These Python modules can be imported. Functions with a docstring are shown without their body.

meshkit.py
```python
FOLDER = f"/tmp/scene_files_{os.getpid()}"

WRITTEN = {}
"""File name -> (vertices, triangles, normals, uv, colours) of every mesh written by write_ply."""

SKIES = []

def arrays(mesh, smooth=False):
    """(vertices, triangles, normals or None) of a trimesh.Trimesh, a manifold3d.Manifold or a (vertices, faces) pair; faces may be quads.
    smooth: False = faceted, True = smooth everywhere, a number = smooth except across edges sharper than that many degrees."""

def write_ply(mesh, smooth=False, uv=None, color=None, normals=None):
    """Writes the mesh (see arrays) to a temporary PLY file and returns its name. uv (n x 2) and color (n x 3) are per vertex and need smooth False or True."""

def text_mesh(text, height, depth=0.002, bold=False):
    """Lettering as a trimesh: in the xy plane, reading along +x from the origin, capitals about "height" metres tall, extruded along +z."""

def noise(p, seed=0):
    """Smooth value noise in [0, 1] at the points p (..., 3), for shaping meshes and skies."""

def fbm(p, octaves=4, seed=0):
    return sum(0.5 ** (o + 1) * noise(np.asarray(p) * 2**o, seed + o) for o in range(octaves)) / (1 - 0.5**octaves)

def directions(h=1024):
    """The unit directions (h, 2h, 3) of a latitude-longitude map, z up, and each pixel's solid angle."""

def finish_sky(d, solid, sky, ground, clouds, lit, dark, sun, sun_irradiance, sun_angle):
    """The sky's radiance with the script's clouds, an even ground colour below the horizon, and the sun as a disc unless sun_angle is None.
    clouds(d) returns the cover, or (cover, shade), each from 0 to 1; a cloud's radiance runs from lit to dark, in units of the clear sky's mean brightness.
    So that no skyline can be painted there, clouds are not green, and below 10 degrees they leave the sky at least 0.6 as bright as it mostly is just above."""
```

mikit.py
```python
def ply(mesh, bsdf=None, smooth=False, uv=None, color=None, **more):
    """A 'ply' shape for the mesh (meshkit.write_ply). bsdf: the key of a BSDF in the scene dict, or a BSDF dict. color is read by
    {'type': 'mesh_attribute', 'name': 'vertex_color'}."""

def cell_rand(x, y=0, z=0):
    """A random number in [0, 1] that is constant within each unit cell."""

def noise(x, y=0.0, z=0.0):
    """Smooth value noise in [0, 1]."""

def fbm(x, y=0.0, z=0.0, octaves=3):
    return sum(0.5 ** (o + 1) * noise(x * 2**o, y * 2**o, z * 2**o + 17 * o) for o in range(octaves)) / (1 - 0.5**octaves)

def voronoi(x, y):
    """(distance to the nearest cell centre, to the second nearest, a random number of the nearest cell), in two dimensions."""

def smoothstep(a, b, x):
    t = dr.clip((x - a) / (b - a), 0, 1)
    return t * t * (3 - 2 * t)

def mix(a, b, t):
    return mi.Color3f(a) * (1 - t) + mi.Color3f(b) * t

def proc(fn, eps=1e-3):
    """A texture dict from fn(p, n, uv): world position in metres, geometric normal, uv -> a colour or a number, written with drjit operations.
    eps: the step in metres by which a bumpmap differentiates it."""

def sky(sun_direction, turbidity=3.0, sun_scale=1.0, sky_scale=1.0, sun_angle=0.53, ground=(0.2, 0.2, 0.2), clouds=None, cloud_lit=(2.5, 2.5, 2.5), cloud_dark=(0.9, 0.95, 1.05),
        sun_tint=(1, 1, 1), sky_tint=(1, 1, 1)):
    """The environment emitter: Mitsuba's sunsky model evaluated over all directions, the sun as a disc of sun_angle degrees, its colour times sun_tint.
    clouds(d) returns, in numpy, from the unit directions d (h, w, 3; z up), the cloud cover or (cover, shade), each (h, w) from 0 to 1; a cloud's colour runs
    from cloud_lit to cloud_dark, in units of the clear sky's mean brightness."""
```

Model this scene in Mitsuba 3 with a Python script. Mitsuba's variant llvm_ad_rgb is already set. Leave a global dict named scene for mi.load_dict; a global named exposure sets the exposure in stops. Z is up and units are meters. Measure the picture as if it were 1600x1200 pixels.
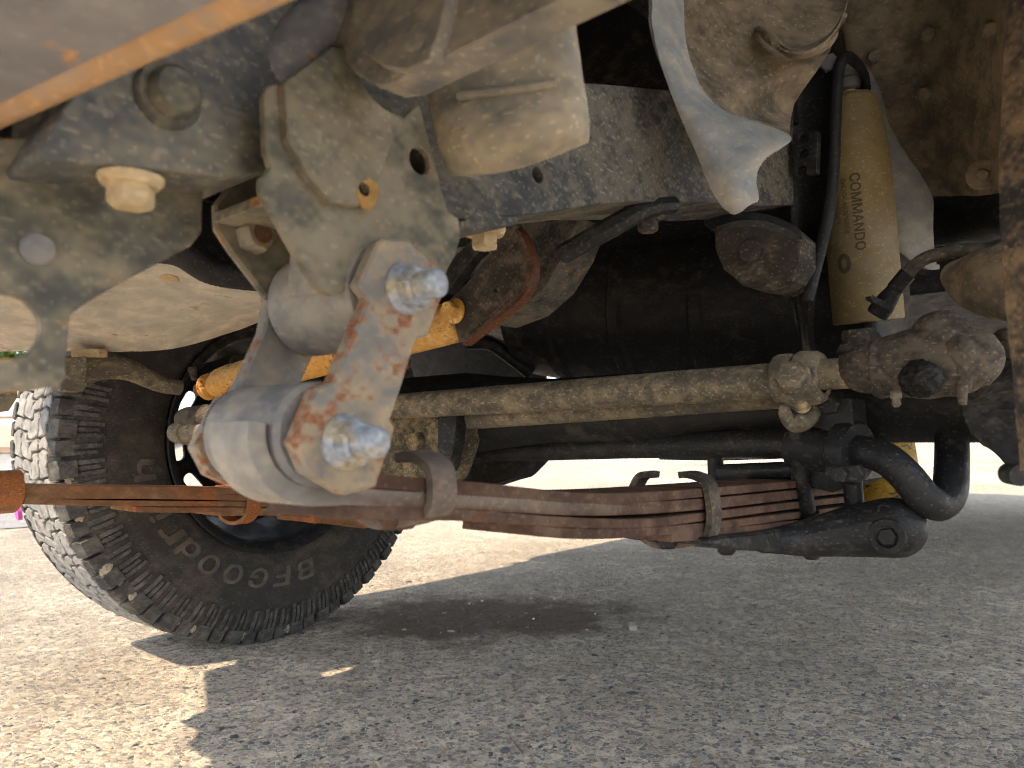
import math
import numpy as np
import drjit as dr
import mitsuba as mi
import mikit
import meshkit
import mapbox_earcut as earcut
from scipy.interpolate import RectBivariateSpline
from shapely.geometry import Polygon, LineString, Point
from shapely.ops import unary_union
from mikit import noise, fbm, voronoi, smoothstep, mix

T = mi.ScalarTransform4f
rng = np.random.default_rng(7)
scene, labels = {}, {}

# ------------------------------------------------------------------ camera
# world: +x runs along the truck towards its rear, +y across it towards the far wheel, z up
EYE = np.array([0.0, 0.0, 0.37])
FPX, CX, CY = 1209.0, 800.0, 600.0
th, pitch, roll = math.radians(49.0), math.radians(3.65), math.radians(0.6)
flat = np.array([math.sin(th), math.cos(th), 0.0])
right0 = np.array([math.cos(th), -math.sin(th), 0.0])
FWD = flat * math.cos(pitch) + np.array([0, 0, math.sin(pitch)])
up0 = np.cross(right0, FWD)
UP = up0 * math.cos(roll) + right0 * math.sin(roll)
RIGHT = right0 * math.cos(roll) - up0 * math.sin(roll)
scene['camera'] = {
    'type': 'thinlens', 'fov': 2 * math.degrees(math.atan(800 / FPX)), 'fov_axis': 'x',
    'aperture_radius': 0.0011, 'focus_distance': 0.85, 'near_clip': 0.02, 'far_clip': 3000.0,
    'to_world': T().look_at(origin=EYE.tolist(), target=(EYE + FWD).tolist(), up=UP.tolist())}

# ------------------------------------------------------------------ light
SUN_K, SUN_PHI = 0.80, math.radians(12)
sun = np.array([-SUN_K, SUN_K * math.tan(SUN_PHI), 1.0])


def cloud(d):
    f = meshkit.fbm(d / np.maximum(d[..., 2:], 0.12) * 0.9 + 3.1, 4)
    return np.clip((f - 0.36) * 4, 0, 1) * 0.85, np.clip((f - 0.62) * 3, 0, 1)


scene['sky'] = mikit.sky(sun.tolist(), turbidity=3.5, sun_scale=0.41, sky_scale=1.0, sun_angle=0.6, ground=(0.33, 0.29, 0.24),
                         clouds=cloud, sun_tint=(1.0, 0.96, 0.88), sky_tint=(1.08, 1.0, 0.88))
exposure = 3.3

# ------------------------------------------------------------------ materials
# One procedural grime material; u picks a row of this table, v is 1 on edges (worn to rust) and 0 inside a face.
#        base                dust / mud            rust                 dust  rust  rough speck scale
ROWS = {
 'black':   ((.020,.021,.023), (.075,.065,.052), (.12,.06,.03),   .62, .95, .50, .30, 1.0),
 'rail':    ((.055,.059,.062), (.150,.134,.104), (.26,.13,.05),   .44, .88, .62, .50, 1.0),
 'hanger':  ((.100,.105,.092), (.260,.228,.162), (.42,.20,.06),   .44, .70, .70, .36, 1.0),
 'shackle': ((.235,.230,.220), (.360,.280,.185), (.27,.115,.055), .46, .60, .62, .25, 1.2),
 'leaf':    ((.076,.041,.028), (.138,.085,.060), (.15,.058,.028), .50, .66, .75, .30, 1.0),
 'wrap':    ((.260,.250,.235), (.370,.330,.270), (.25,.13,.08),   .48, .95, .60, .25, 1.0),
 'farleaf': ((.225,.112,.055), (.280,.185,.105), (.34,.12,.04),   .55, .58, .80, .30, 1.2),
 'yellow':  ((.285,.212,.090), (.225,.178,.112), (.30,.13,.05),   .50, .90, .55, .60, 1.0),
 'damper':  ((.760,.400,.095), (.700,.500,.230), (.26,.10,.03),   .55, .64, .55, .50, 1.8),
 'rod':     ((.125,.110,.088), (.270,.225,.150), (.34,.19,.07),   .47, .82, .80, .90, 1.3),
 'mud':     ((.052,.046,.039), (.150,.120,.092), (.18,.08,.05),   .50, .80, .92, .65, 1.0),
 'plastic': ((.290,.305,.310), (.370,.335,.270), (.30,.23,.14),   .50, .92, .60, .35, 1.0),
 'guard':   ((.175,.147,.110), (.320,.255,.175), (.28,.17,.08),   .46, .90, .90, .60, .7),
 'rubber':  ((.022,.022,.024), (.070,.060,.050), (.12,.08,.05),   .62, .99, .60, .25, 1.0),
 'pan':     ((.520,.480,.415), (.620,.545,.430), (.24,.19,.14),   .50, .70, .75, .35, .8),
 'dirtbolt':((.480,.370,.215), (.560,.450,.280), (.34,.18,.08),   .50, .72, .85, .40, 1.5),
 'bumper':  ((.250,.245,.260), (.420,.400,.360), (.66,.33,.09),   .60, .70, .50, .35, .8),
 'lip':     ((.500,.300,.145), (.300,.275,.262), (.46,.21,.08),   .46, .60, .60, .35, .7),
 'arm':     ((.210,.208,.208), (.340,.300,.230), (.40,.22,.08),   .50, .80, .62, .60, .8),
 'halo':    ((.400,.230,.070), (.42,.30,.14),    (.5,.22,.05),    .58, .60, .80, .30, 1.5),
 'gold':    ((.400,.250,.030), (.200,.140,.060), (.05,.04,.03),   .62, .62, .55, .60, 2.2),
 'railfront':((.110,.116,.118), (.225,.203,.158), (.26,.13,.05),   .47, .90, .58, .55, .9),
 'brown':   ((.110,.092,.068), (.245,.190,.128), (.28,.17,.08),   .48, .90, .90, .55, .7),
 'flap':    ((.045,.045,.048), (.300,.215,.130), (.3,.2,.1),      .52, .99, .55, .60, 1.2),
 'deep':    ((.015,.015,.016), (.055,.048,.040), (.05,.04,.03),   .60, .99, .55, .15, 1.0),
 'eye':     ((.205,.205,.212), (.300,.268,.225), (.25,.13,.08),   .50, .80, .55, .25, 1.0),
 'tyre':    ((.047,.044,.041), (.085,.070,.057), (.09,.07,.05),   .52, .99, .78, .35, .8),
 'tread':   ((.240,.240,.242), (.330,.320,.305), (.30,.22,.13),   .45, .80, .85, .35, 1.0),
  'lug':     ((.060,.060,.060), (.135,.125,.110), (.30,.22,.13),   .50, .90, .85, .35, 1.0),
 'letter':  ((.110,.090,.074), (.150,.125,.100), (.2,.15,.1),     .50, .99, .80, .20, 1.0),
 'grime':   ((.085,.075,.055), (.300,.235,.135), (.34,.18,.06),   .46, .72, .90, .90, 1.6),
 'box':     ((.310,.285,.235), (.460,.390,.275), (.40,.22,.08),   .46, .84, .72, .60, .8),
 'stonea':  ((.170,.165,.160), (.25,.24,.22),    (.2,.15,.1),     .55, .99, .80, .20, 1.0),
 'stoneb':  ((.270,.200,.145), (.34,.28,.21),     (.3,.15,.08),    .55, .99, .80, .20, 1.0),
 'stonec':  ((.085,.092,.105), (.14,.14,.14),    (.2,.15,.1),     .55, .99, .80, .20, 1.0),
 'stoned':  ((.390,.360,.310), (.46,.42,.36),    (.3,.15,.08),    .55, .99, .80, .20, 1.0),
 'white':   ((.780,.770,.740), (.62,.58,.5),     (.4,.3,.2),      .60, .99, .60, .10, 1.0),
 'pink':    ((.700,.120,.480), (.6,.2,.4),       (.4,.3,.2),      .70, .99, .60, .10, 1.0),
 'bank':    ((.420,.290,.210), (.48,.36,.27),    (.4,.3,.2),      .50, .99, .90, .30, .2),
 'trunk':   ((.130,.100,.070), (.2,.16,.12),     (.2,.1,.1),      .50, .99, .90, .30, .3),
 'print':   ((.105,.082,.050), (.12,.09,.05),    (.2,.1,.1),      .60, .99, .70, .10, 1.0),
}
NAMES = list(ROWS)
TABLE = np.array([list(r[0]) + list(r[1]) + list(r[2]) + list(r[3:]) for r in ROWS.values()], np.float32)
NC = TABLE.shape[1]


def row(uv):
    x = dr.clip(uv.x - 0.5, 0, len(NAMES) - 1.001)
    i = mi.UInt32(dr.floor(x))
    f = x - dr.floor(x)
    t = mi.Float(TABLE.ravel())
    return lambda k: dr.lerp(dr.gather(mi.Float, t, i * NC + k), dr.gather(mi.Float, t, i * NC + NC + k), f)


def masks(p, uv, g):
    s = g(13)
    q = p * s
    n1 = fbm(q.x * 14 + 3, q.y * 14, q.z * 14, 3)
    n2 = fbm(q.x * 75, q.y * 75 + 9, q.z * 75, 3)
    n3 = noise(q.x * 330, q.y * 330, q.z * 330)
    m = n1 * 0.42 + n2 * 0.40 + n3 * 0.18
    dust = smoothstep(g(9) - 0.11, g(9) + 0.17, m)
    r1 = noise(q.x * 26 + 51, q.y * 26, q.z * 26)
    r2 = fbm(q.x * 190, q.y * 190 + 5, q.z * 190, 2)
    rust = smoothstep(g(10) - 0.05, g(10) + 0.12, r1 * 0.32 + n2 * 0.30 + r2 * 0.38 + 0.20 * dr.clip(uv.y, 0, 3))
    return n1, n2, dust, rust


def grime_color(p, n, uv):
    g = row(uv)
    n1, n2, dust, rust = masks(p, uv, g)
    base = mi.Color3f(g(0), g(1), g(2))
    du = mi.Color3f(g(3), g(4), g(5))
    ru = mi.Color3f(g(6), g(7), g(8))
    fine = noise(p.x * 900, p.y * 900, p.z * 900)
    c = base * (1 - dust * 0.9) + du * (dust * 0.9)
    c = c * (0.72 + 0.56 * n2)
    c = c * (1 - rust) + ru * (0.55 + 0.9 * fine) * rust
    sp = smoothstep(0.74, 0.86, noise(p.x * 430 + 7, p.y * 430, p.z * 430)) * g(12)
    sp = dr.maximum(sp, smoothstep(0.83, 0.90, noise(p.x * 240 + 3, p.y * 240, p.z * 240 + 8)) * g(12) * 0.7)
    return c * (1 - sp) + (c * 1.2 + mi.Color3f(.15, .12, .08)) * sp


def grime_rough(p, n, uv):
    g = row(uv)
    n2 = fbm(p.x * 60, p.y * 60, p.z * 60, 2)
    return dr.clip(g(11) + (n2 - 0.5) * 0.3, 0.2, 1.0)


def grime_bump(p, n, uv):
    a = fbm(p.x * 130, p.y * 130, p.z * 130, 2)
    b = noise(p.x * 620, p.y * 620, p.z * 620)
    return a * 1.2 + b * b * 0.45


scene['grime_metal'] = {'type': 'twosided', 'bsdf': {'type': 'bumpmap', 'scale': 0.0009, 'tex': mikit.proc(grime_bump, 7e-4),
    'bsdf': {'type': 'principled', 'base_color': mikit.proc(grime_color), 'roughness': mikit.proc(grime_rough), 'specular': 0.35}}}


def zinc_color(p, n, uv):
    n1 = fbm(p.x * 110, p.y * 110, p.z * 110, 3)
    c = mix((.40, .44, .50), (.46, .41, .31), smoothstep(.46, .66, n1))
    return c * (0.6 + 0.6 * noise(p.x * 500, p.y * 500, p.z * 500))


scene['zinc'] = {'type': 'twosided', 'bsdf': {'type': 'bumpmap', 'scale': 0.0003, 'tex': mikit.proc(grime_bump, 7e-4),
    'bsdf': {'type': 'principled', 'base_color': mikit.proc(zinc_color), 'roughness': 0.52, 'metallic': 0.25, 'specular': 0.5}}}


# ------------------------------------------------------------------ pixel -> point helpers (1600 x 1200 frame of the photograph)
def ray(px, py):
    return FWD + RIGHT * (px - CX) / FPX + UP * (CY - py) / FPX


def PD(px, py, d):
    return EYE + ray(px, py) * d


def PA(px, py, axis, val):
    r = ray(px, py)
    return EYE + r * ((val - EYE[axis]) / r[axis])


FR = {'X': (0, np.array([0, -1.0, 0]), np.array([0, 0, 1.0]), np.array([1.0, 0, 0])),
      'Y': (1, np.array([1.0, 0, 0]), np.array([0, 0, 1.0]), np.array([0, 1.0, 0])),
      'Z': (2, np.array([0, 1.0, 0]), np.array([1.0, 0, 0]), np.array([0, 0, 1.0]))}


def frame(plane, val):
    ax, e1, e2, n = FR[plane]
    return n * val, e1, e2, n


def flat2d(pts, plane, val):
    ax, e1, e2, n = FR[plane]
    P = np.array([PA(x, y, ax, val) for x, y in pts])
    return np.stack([P @ e1, P @ e2], 1)


# ------------------------------------------------------------------ mesh helpers: every mesh is (vertices, faces, edge weight per vertex)
def resample(ring, seg):
    out = []
    for a, b in zip(ring, np.roll(ring, -1, 0)):
        k = max(1, int(math.ceil(np.linalg.norm(b - a) / seg)))
        out.append(a + (b - a) * (np.arange(k) / k)[:, None])
    return np.vstack(out)


def ring_normals(r):
    e = np.roll(r, -1, 0) - r
    e /= np.linalg.norm(e, axis=1, keepdims=True) + 1e-12
    n = np.stack([e[:, 1], -e[:, 0]], 1)
    m = n + np.roll(n, 1, 0)
    m /= np.linalg.norm(m, axis=1, keepdims=True) + 1e-12
    c = np.clip((m * n).sum(1), 0.5, 1)
    return m / c[:, None]


def slab2(poly, O, e1, e2, n, thick, bev=0.001, rim=0.005, seg=0.006, r=0.0015):
    if r:
        poly = poly.buffer(r, 4).buffer(-2 * r, 4).buffer(r, 4)
    polys = list(poly.geoms) if hasattr(poly, 'geoms') else [poly]
    return join([_slab(q, O, e1, e2, n, thick, bev, rim, seg) for q in polys if not q.is_empty])


def _slab(poly, O, e1, e2, n, thick, bev, rim, seg):
    poly = poly.simplify(0.00012)
    rings = []
    for k, c in enumerate([poly.exterior, *poly.interiors]):
        a = np.array(c.coords)[:-1]
        area = 0.5 * np.sum(a[:, 0] * np.roll(a[:, 1], -1) - np.roll(a[:, 0], -1) * a[:, 1])
        if (area > 0) != (k == 0):
            a = a[::-1]
        rings.append(resample(a, seg))
    nr = [ring_normals(x) for x in rings]
    bev = min(bev, thick * 0.4)

    def inset(t):
        return np.vstack([x - m * t for x, m in zip(rings, nr)])

    def ok(t):
        z = [x - m * t for x, m in zip(rings, nr)]
        return Polygon(z[0], z[1:]).is_valid
    while bev > 1e-5 and not ok(bev):
        bev *= 0.5
    while rim > bev and not ok(rim):
        rim *= 0.6
    rim = max(rim, bev)
    ends = np.cumsum([len(x) for x in rings]).astype(np.uint32)
    L = [(rim, 0, 0.0), (bev, 0, 0.75), (0, bev, 1.0), (0, thick - bev, 1.0), (bev, thick, 0.6)]
    N = int(ends[-1])
    V, A = [], []
    for t, h, w in L:
        p = inset(t)
        V.append(O + p[:, :1] * e1 + p[:, 1:] * e2 + n * h)
        A.append(np.full(N, w))
    F = [earcut.triangulate_float64(inset(rim), ends).reshape(-1, 3).astype(int),
         earcut.triangulate_float64(inset(bev), ends).reshape(-1, 3)[:, ::-1].astype(int) + 4 * N]
    p0 = inset(rim)
    a, b, c = p0[F[0][:, 0]], p0[F[0][:, 1]], p0[F[0][:, 2]]
    if len(F[0]) and np.sum((b - a)[:, 0] * (c - a)[:, 1] - (b - a)[:, 1] * (c - a)[:, 0]) < 0:
        F = [F[0][:, ::-1], F[1][:, ::-1]]
    s = 0
    for x in rings:
        i = np.arange(len(x)) + s
        j = np.roll(np.arange(len(x)), -1) + s
        for l in range(4):
            F += [np.stack([i + l * N, i + (l + 1) * N, j + (l + 1) * N], 1), np.stack([i + l * N, j + (l + 1) * N, j + l * N], 1)]
        s += len(x)
    return np.vstack(V), np.vstack(F), np.concatenate(A)


def join(ms):
    V, F, A, k = [], [], [], 0
    for v, f, a in ms:
        V.append(v); F.append(np.asarray(f) + k); A.append(a); k += len(v)
    return np.vstack(V), np.vstack(F), np.concatenate(A)


def plate(pts, plane, val, thick, holes=(), **kw):
    """A plate whose outline is seen at these pixels, standing in the plane x, y or z = val, thick metres deep away from the eye."""
    poly = Polygon(flat2d(pts, plane, val)).buffer(0)
    for h in holes:
        if len(h) == 3:
            c = flat2d([h[:2]], plane, val)[0]
            poly = poly.difference(Point(*c).buffer(h[2], 12))
        else:
            poly = poly.difference(Polygon(flat2d(h, plane, val)))
    return slab2(poly, *frame(plane, val), thick, **kw)


def strap(path, plane, val, width, thick, **kw):
    """A flat bar bent along a path given in the plane's own two coordinates."""
    return slab2(LineString(path).buffer(thick / 2, cap_style=2, join_style=1, quad_segs=6), *frame(plane, val), width, **kw)


def spline(pts, n):
    p = np.asarray(pts, float)
    if len(p) == 2:
        t = np.linspace(0, 1, n)[:, None]
        return p[0] * (1 - t) + p[1] * t
    q = np.vstack([2 * p[0] - p[1], p, 2 * p[-1] - p[-2]])
    out, m = [], len(p) - 1
    for u in np.linspace(0, m, n):
        i = min(int(u), m - 1)
        t = u - i
        a, b, c, d = q[i:i + 4]
        out.append(0.5 * (2 * b + (c - a) * t + (2 * a - 5 * b + 4 * c - d) * t * t + (3 * b - a - 3 * c + d) * t ** 3))
    return np.array(out)


def tube(pts, r, sides=22, n=None, cap=True):
    n = n or (2 if len(pts) == 2 else 10 * len(pts))
    P = spline(pts, n)
    R = np.broadcast_to(np.interp(np.linspace(0, 1, n), np.linspace(0, 1, np.size(r)), np.ravel(r)), (n,))
    t = np.gradient(P, axis=0)
    t /= np.linalg.norm(t, axis=1, keepdims=True)
    a = np.cross(t[0], [0.3, 0.2, 0.93]); a /= np.linalg.norm(a)
    fa = [a]
    for i in range(1, n):
        a = fa[-1] - t[i] * (fa[-1] @ t[i])
        fa.append(a / np.linalg.norm(a))
    fa = np.array(fa); fb = np.cross(t, fa)
    if cap:
        P = np.vstack([P[:1] - t[:1] * R[0] * 0.10, P, P[-1:] + t[-1:] * R[-1] * 0.10])
        R = np.concatenate([[R[0] * 0.86], R, [R[-1] * 0.86]])
        fa = np.vstack([fa[:1], fa, fa[-1:]]); fb = np.vstack([fb[:1], fb, fb[-1:]])
    m = len(P)
    ang = np.arange(sides) * 2 * math.pi / sides
    V = P[:, None] + R[:, None, None] * (np.cos(ang)[None, :, None] * fa[:, None] + np.sin(ang)[None, :, None] * fb[:, None])
    V = V.reshape(-1, 3)
    F = grid_faces(m, sides, wrap=True)
    V = np.vstack([V, P[0], P[-1]])
    k = np.arange(sides)
    F = np.vstack([F, np.stack([np.full(sides, m * sides), (k + 1) % sides, k], 1),
                   np.stack([np.full(sides, m * sides + 1), (m - 1) * sides + k, (m - 1) * sides + (k + 1) % sides], 1)])
    return V, F, np.full(len(V), 0.3)


def grid_faces(m, n, wrap=False):
    i, j = np.meshgrid(np.arange(m - 1), np.arange(n if wrap else n - 1), indexing='ij')
    j2 = (j + 1) % n
    a, b, c, d = i * n + j, i * n + j2, (i + 1) * n + j2, (i + 1) * n + j
    return np.vstack([np.stack([a, b, c], -1).reshape(-1, 3), np.stack([a, c, d], -1).reshape(-1, 3)])


def lathe(p0, axis, prof, sides=32, ref=None):
    """prof: (distance along the axis, radius); starts and ends at radius 0 when closed."""
    ax = np.asarray(axis, float); ax = ax / np.linalg.norm(ax)
    a = np.cross(ax, ref if ref is not None else ([0, 0, 1.0] if abs(ax[2]) < .9 else [1.0, 0, 0])); a /= np.linalg.norm(a)
    b = np.cross(ax, a)
    ang = np.arange(sides) * 2 * math.pi / sides
    pr = np.asarray(prof, float)
    V = p0 + pr[:, 0][:, None, None] * ax + pr[:, 1][:, None, None] * (np.cos(ang)[None, :, None] * a + np.sin(ang)[None, :, None] * b)
    return V.reshape(-1, 3), grid_faces(len(pr), sides, True), np.full(len(pr) * sides, 0.3)


def hexnut(p, d, af, h, turn=0.0):
    R = af / math.sqrt(3)
    ax = np.asarray(d, float) / np.linalg.norm(d)
    ref = np.array([math.sin(turn), 0.1, math.cos(turn)])
    return lathe(p, ax, [(0, 0), (0, R), (h * .82, R), (h, R * .86), (h, 0)], 6, ref)


def washer(p, d, r, h, dome=0.75):
    return lathe(p, d, [(0, 0), (0, r), (h * .35, r), (h, r * dome), (h, 0)], 36)


def thread(p, d, r, length, pitch=0.0018):
    prof = [(0, 0)]
    k = max(2, int(length / pitch))
    for i in range(k):
        t = i * length / k
        prof += [(t, r * .88), (t + .5 * length / k, r)]
    prof += [(length, r * .85), (length + r * .12, r * .6), (length + r * .12, 0)]
    return lathe(p, d, prof, 24)


def patch(grid, thick=0.004, nu=60, nv=60, amp=0.0, freq=30, seed=0, flip=False):
    g = np.array([[PD(*c) for c in r] for r in grid])
    m, n = g.shape[:2]
    S = [RectBivariateSpline(np.linspace(0, 1, m), np.linspace(0, 1, n), g[..., k], kx=min(3, m - 1), ky=min(3, n - 1), s=0) for k in range(3)]
    u, v = np.linspace(0, 1, nu), np.linspace(0, 1, nv)
    P = np.stack([s(u, v) for s in S], -1)
    N = np.cross(np.gradient(P, axis=0), np.gradient(P, axis=1))
    N /= np.linalg.norm(N, axis=2, keepdims=True) + 1e-12
    if (N * (P - EYE)).sum() < 0:
        N = -N                                   # now away from the eye
    if amp:
        P = P + N * (amp * (meshkit.fbm(P * freq, 4, seed) - 0.5) * 2)[..., None]
    F0 = grid_faces(nu, nv)
    K = nu * nv
    V = np.vstack([P.reshape(-1, 3), (P + N * thick).reshape(-1, 3)])
    a, b, c = V[F0[0]]
    if np.cross(b - a, c - a) @ N.reshape(-1, 3)[0] > 0:
        F0 = F0[:, ::-1]
    idx = np.arange(K).reshape(nu, nv)
    rim = np.concatenate([idx[0, :], idx[1:, -1], idx[-1, -2::-1], idx[-2:0:-1, 0]])
    r2 = np.roll(rim, -1)
    side = np.vstack([np.stack([rim, r2, r2 + K], 1), np.stack([rim, r2 + K, rim + K], 1)])
    V2 = np.vstack([V, V[rim], V[rim + K]])
    q = np.arange(len(rim)); q2 = np.roll(q, -1); o = 2 * K; R = len(rim)
    side = np.vstack([np.stack([o + q, o + q2, o + R + q2], 1), np.stack([o + q, o + R + q2, o + R + q], 1)])
    A = np.zeros(len(V2))
    w = np.zeros((nu, nv)); w[0] = w[-1] = 1; w[:, 0] = w[:, -1] = 1
    A[:K] = w.ravel(); A[2 * K:] = 1
    return V2, np.vstack([F0, F0[:, ::-1] + K, side]), A


def box(c, e1, e2, e3, s):
    """An oriented box with bevelled edges, as a slab."""
    e1, e2, e3 = (np.asarray(x, float) / np.linalg.norm(x) for x in (e1, e2, e3))
    if np.cross(e1, e2) @ e3 > 0:
        e1, e2, s = e2, e1, (s[1], s[0], s[2])
    p = Polygon([(-s[0] / 2, -s[1] / 2), (s[0] / 2, -s[1] / 2), (s[0] / 2, s[1] / 2), (-s[0] / 2, s[1] / 2)])
    return slab2(p, np.asarray(c) - e3 * s[2] / 2, e1, e2, e3, s[2], bev=min(s) * .08, seg=max(s) / 2, r=min(s) * .05)


def hullmesh(balls, edge=0.004, smooth_it=6):
    """A smooth lump: the hulls of consecutive pairs of spheres, joined, refined and smoothed."""
    import manifold3d as m3
    import trimesh
    sph = [m3.Manifold.sphere(r, 18).translate(list(map(float, c))) for c, r in balls]
    parts = [m3.Manifold.batch_hull([a, b]) for a, b in zip(sph, sph[1:])] or sph
    m = m3.Manifold.batch_boolean(parts, m3.OpType.Add).refine_to_length(edge).to_mesh()
    t = trimesh.Trimesh(m.vert_properties[:, :3], m.tri_verts, process=True)
    trimesh.smoothing.filter_taubin(t, iterations=smooth_it)
    return np.array(t.vertices), np.array(t.faces), np.full(len(t.vertices), 0.2)


def vnormals(v, f):
    n = np.zeros_like(v)
    fn = np.cross(v[f[:, 1]] - v[f[:, 0]], v[f[:, 2]] - v[f[:, 0]])
    for k in range(3):
        np.add.at(n, f[:, k], fn)
    return n / (np.linalg.norm(n, axis=1, keepdims=True) + 1e-20)


def rough(mesh, amp, freq, seed=0, edge=None):
    v, f, a = mesh
    if edge:
        import trimesh
        t = trimesh.Trimesh(v, f, process=True)
        v, f = trimesh.remesh.subdivide_to_size(t.vertices, t.faces, edge, max_iter=12)
        t = trimesh.Trimesh(v, f, process=True)
        v, f = np.array(t.vertices), np.array(t.faces)
        a = np.full(len(v), 0.2)
    return v + vnormals(v, f) * (amp * 2 * (meshkit.fbm(v * freq, 4, seed) - 0.5))[:, None], f, a


def split(v, f, a, angle):
    """Vertices split across edges sharper than the angle, so that averaged normals keep them crisp."""
    key = np.round(v, 7)
    _, inv = np.unique(key, axis=0, return_inverse=True)
    inv = inv.ravel()
    fn = np.cross(v[f[:, 1]] - v[f[:, 0]], v[f[:, 2]] - v[f[:, 0]])
    ln = np.linalg.norm(fn, axis=1)
    keep = ln > 1e-14
    f, fn, ln = f[keep], fn[keep], ln[keep]
    u = fn / ln[:, None]
    corner_v = inv[f].ravel()
    corner_f = np.repeat(np.arange(len(f)), 3)
    order = np.argsort(corner_v, kind='stable')
    cv, cf = corner_v[order], corner_f[order]
    start = np.searchsorted(cv, np.arange(inv.max() + 1))
    count = np.bincount(cv, minlength=inv.max() + 1)
    reps = count[cv]
    i = np.repeat(np.arange(len(cv)), reps)
    j = np.repeat(start[cv], reps) + (np.arange(len(i)) - np.repeat(np.cumsum(reps) - reps, reps))
    near = (u[cf[i]] * u[cf[j]]).sum(1) > math.cos(math.radians(angle))
    acc = np.zeros((len(cv), 3))
    np.add.at(acc, i[near], fn[cf[j[near]]])
    acc /= np.linalg.norm(acc, axis=1, keepdims=True) + 1e-20
    n = np.empty_like(acc); n[order] = acc
    old = f.ravel()
    tag = np.column_stack([corner_v, np.round(n * 400).astype(int), np.round(a[old] * 50).astype(int)])
    _, first, new = np.unique(tag, axis=0, return_index=True, return_inverse=True)
    return v[old][first], new.reshape(-1, 3), a[old][first], n[first]


USED = {}


def numbered(key):
    k = USED.get(key, -1) + 1
    USED[key] = k
    return key if k == 0 else f'{key}_{k:03d}'


def add(name, mesh, mat, parent=None, label=None, category=None, group=None, kind=None, angle=38, bsdf='grime_metal', edge=1.0):
    key = numbered((parent + '__' if parent else '') + name)
    if mesh is not None:
        v, f, a, n = split(*mesh, angle)
        a = a * edge
        uv = np.column_stack([(np.full(len(v), NAMES.index(mat) + 0.5) if isinstance(mat, str) else mat(v)), a])
        path = meshkit.write_ply((v, f), False, uv, None, n)
        scene[key] = {'type': 'ply', 'filename': path, 'face_normals': False, 'bsdf': {'type': 'ref', 'id': bsdf}}
    d = {k: x for k, x in dict(label=label, category=category, group=group, kind=kind).items() if x}
    if d:
        labels[key] = d
    return key


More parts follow.
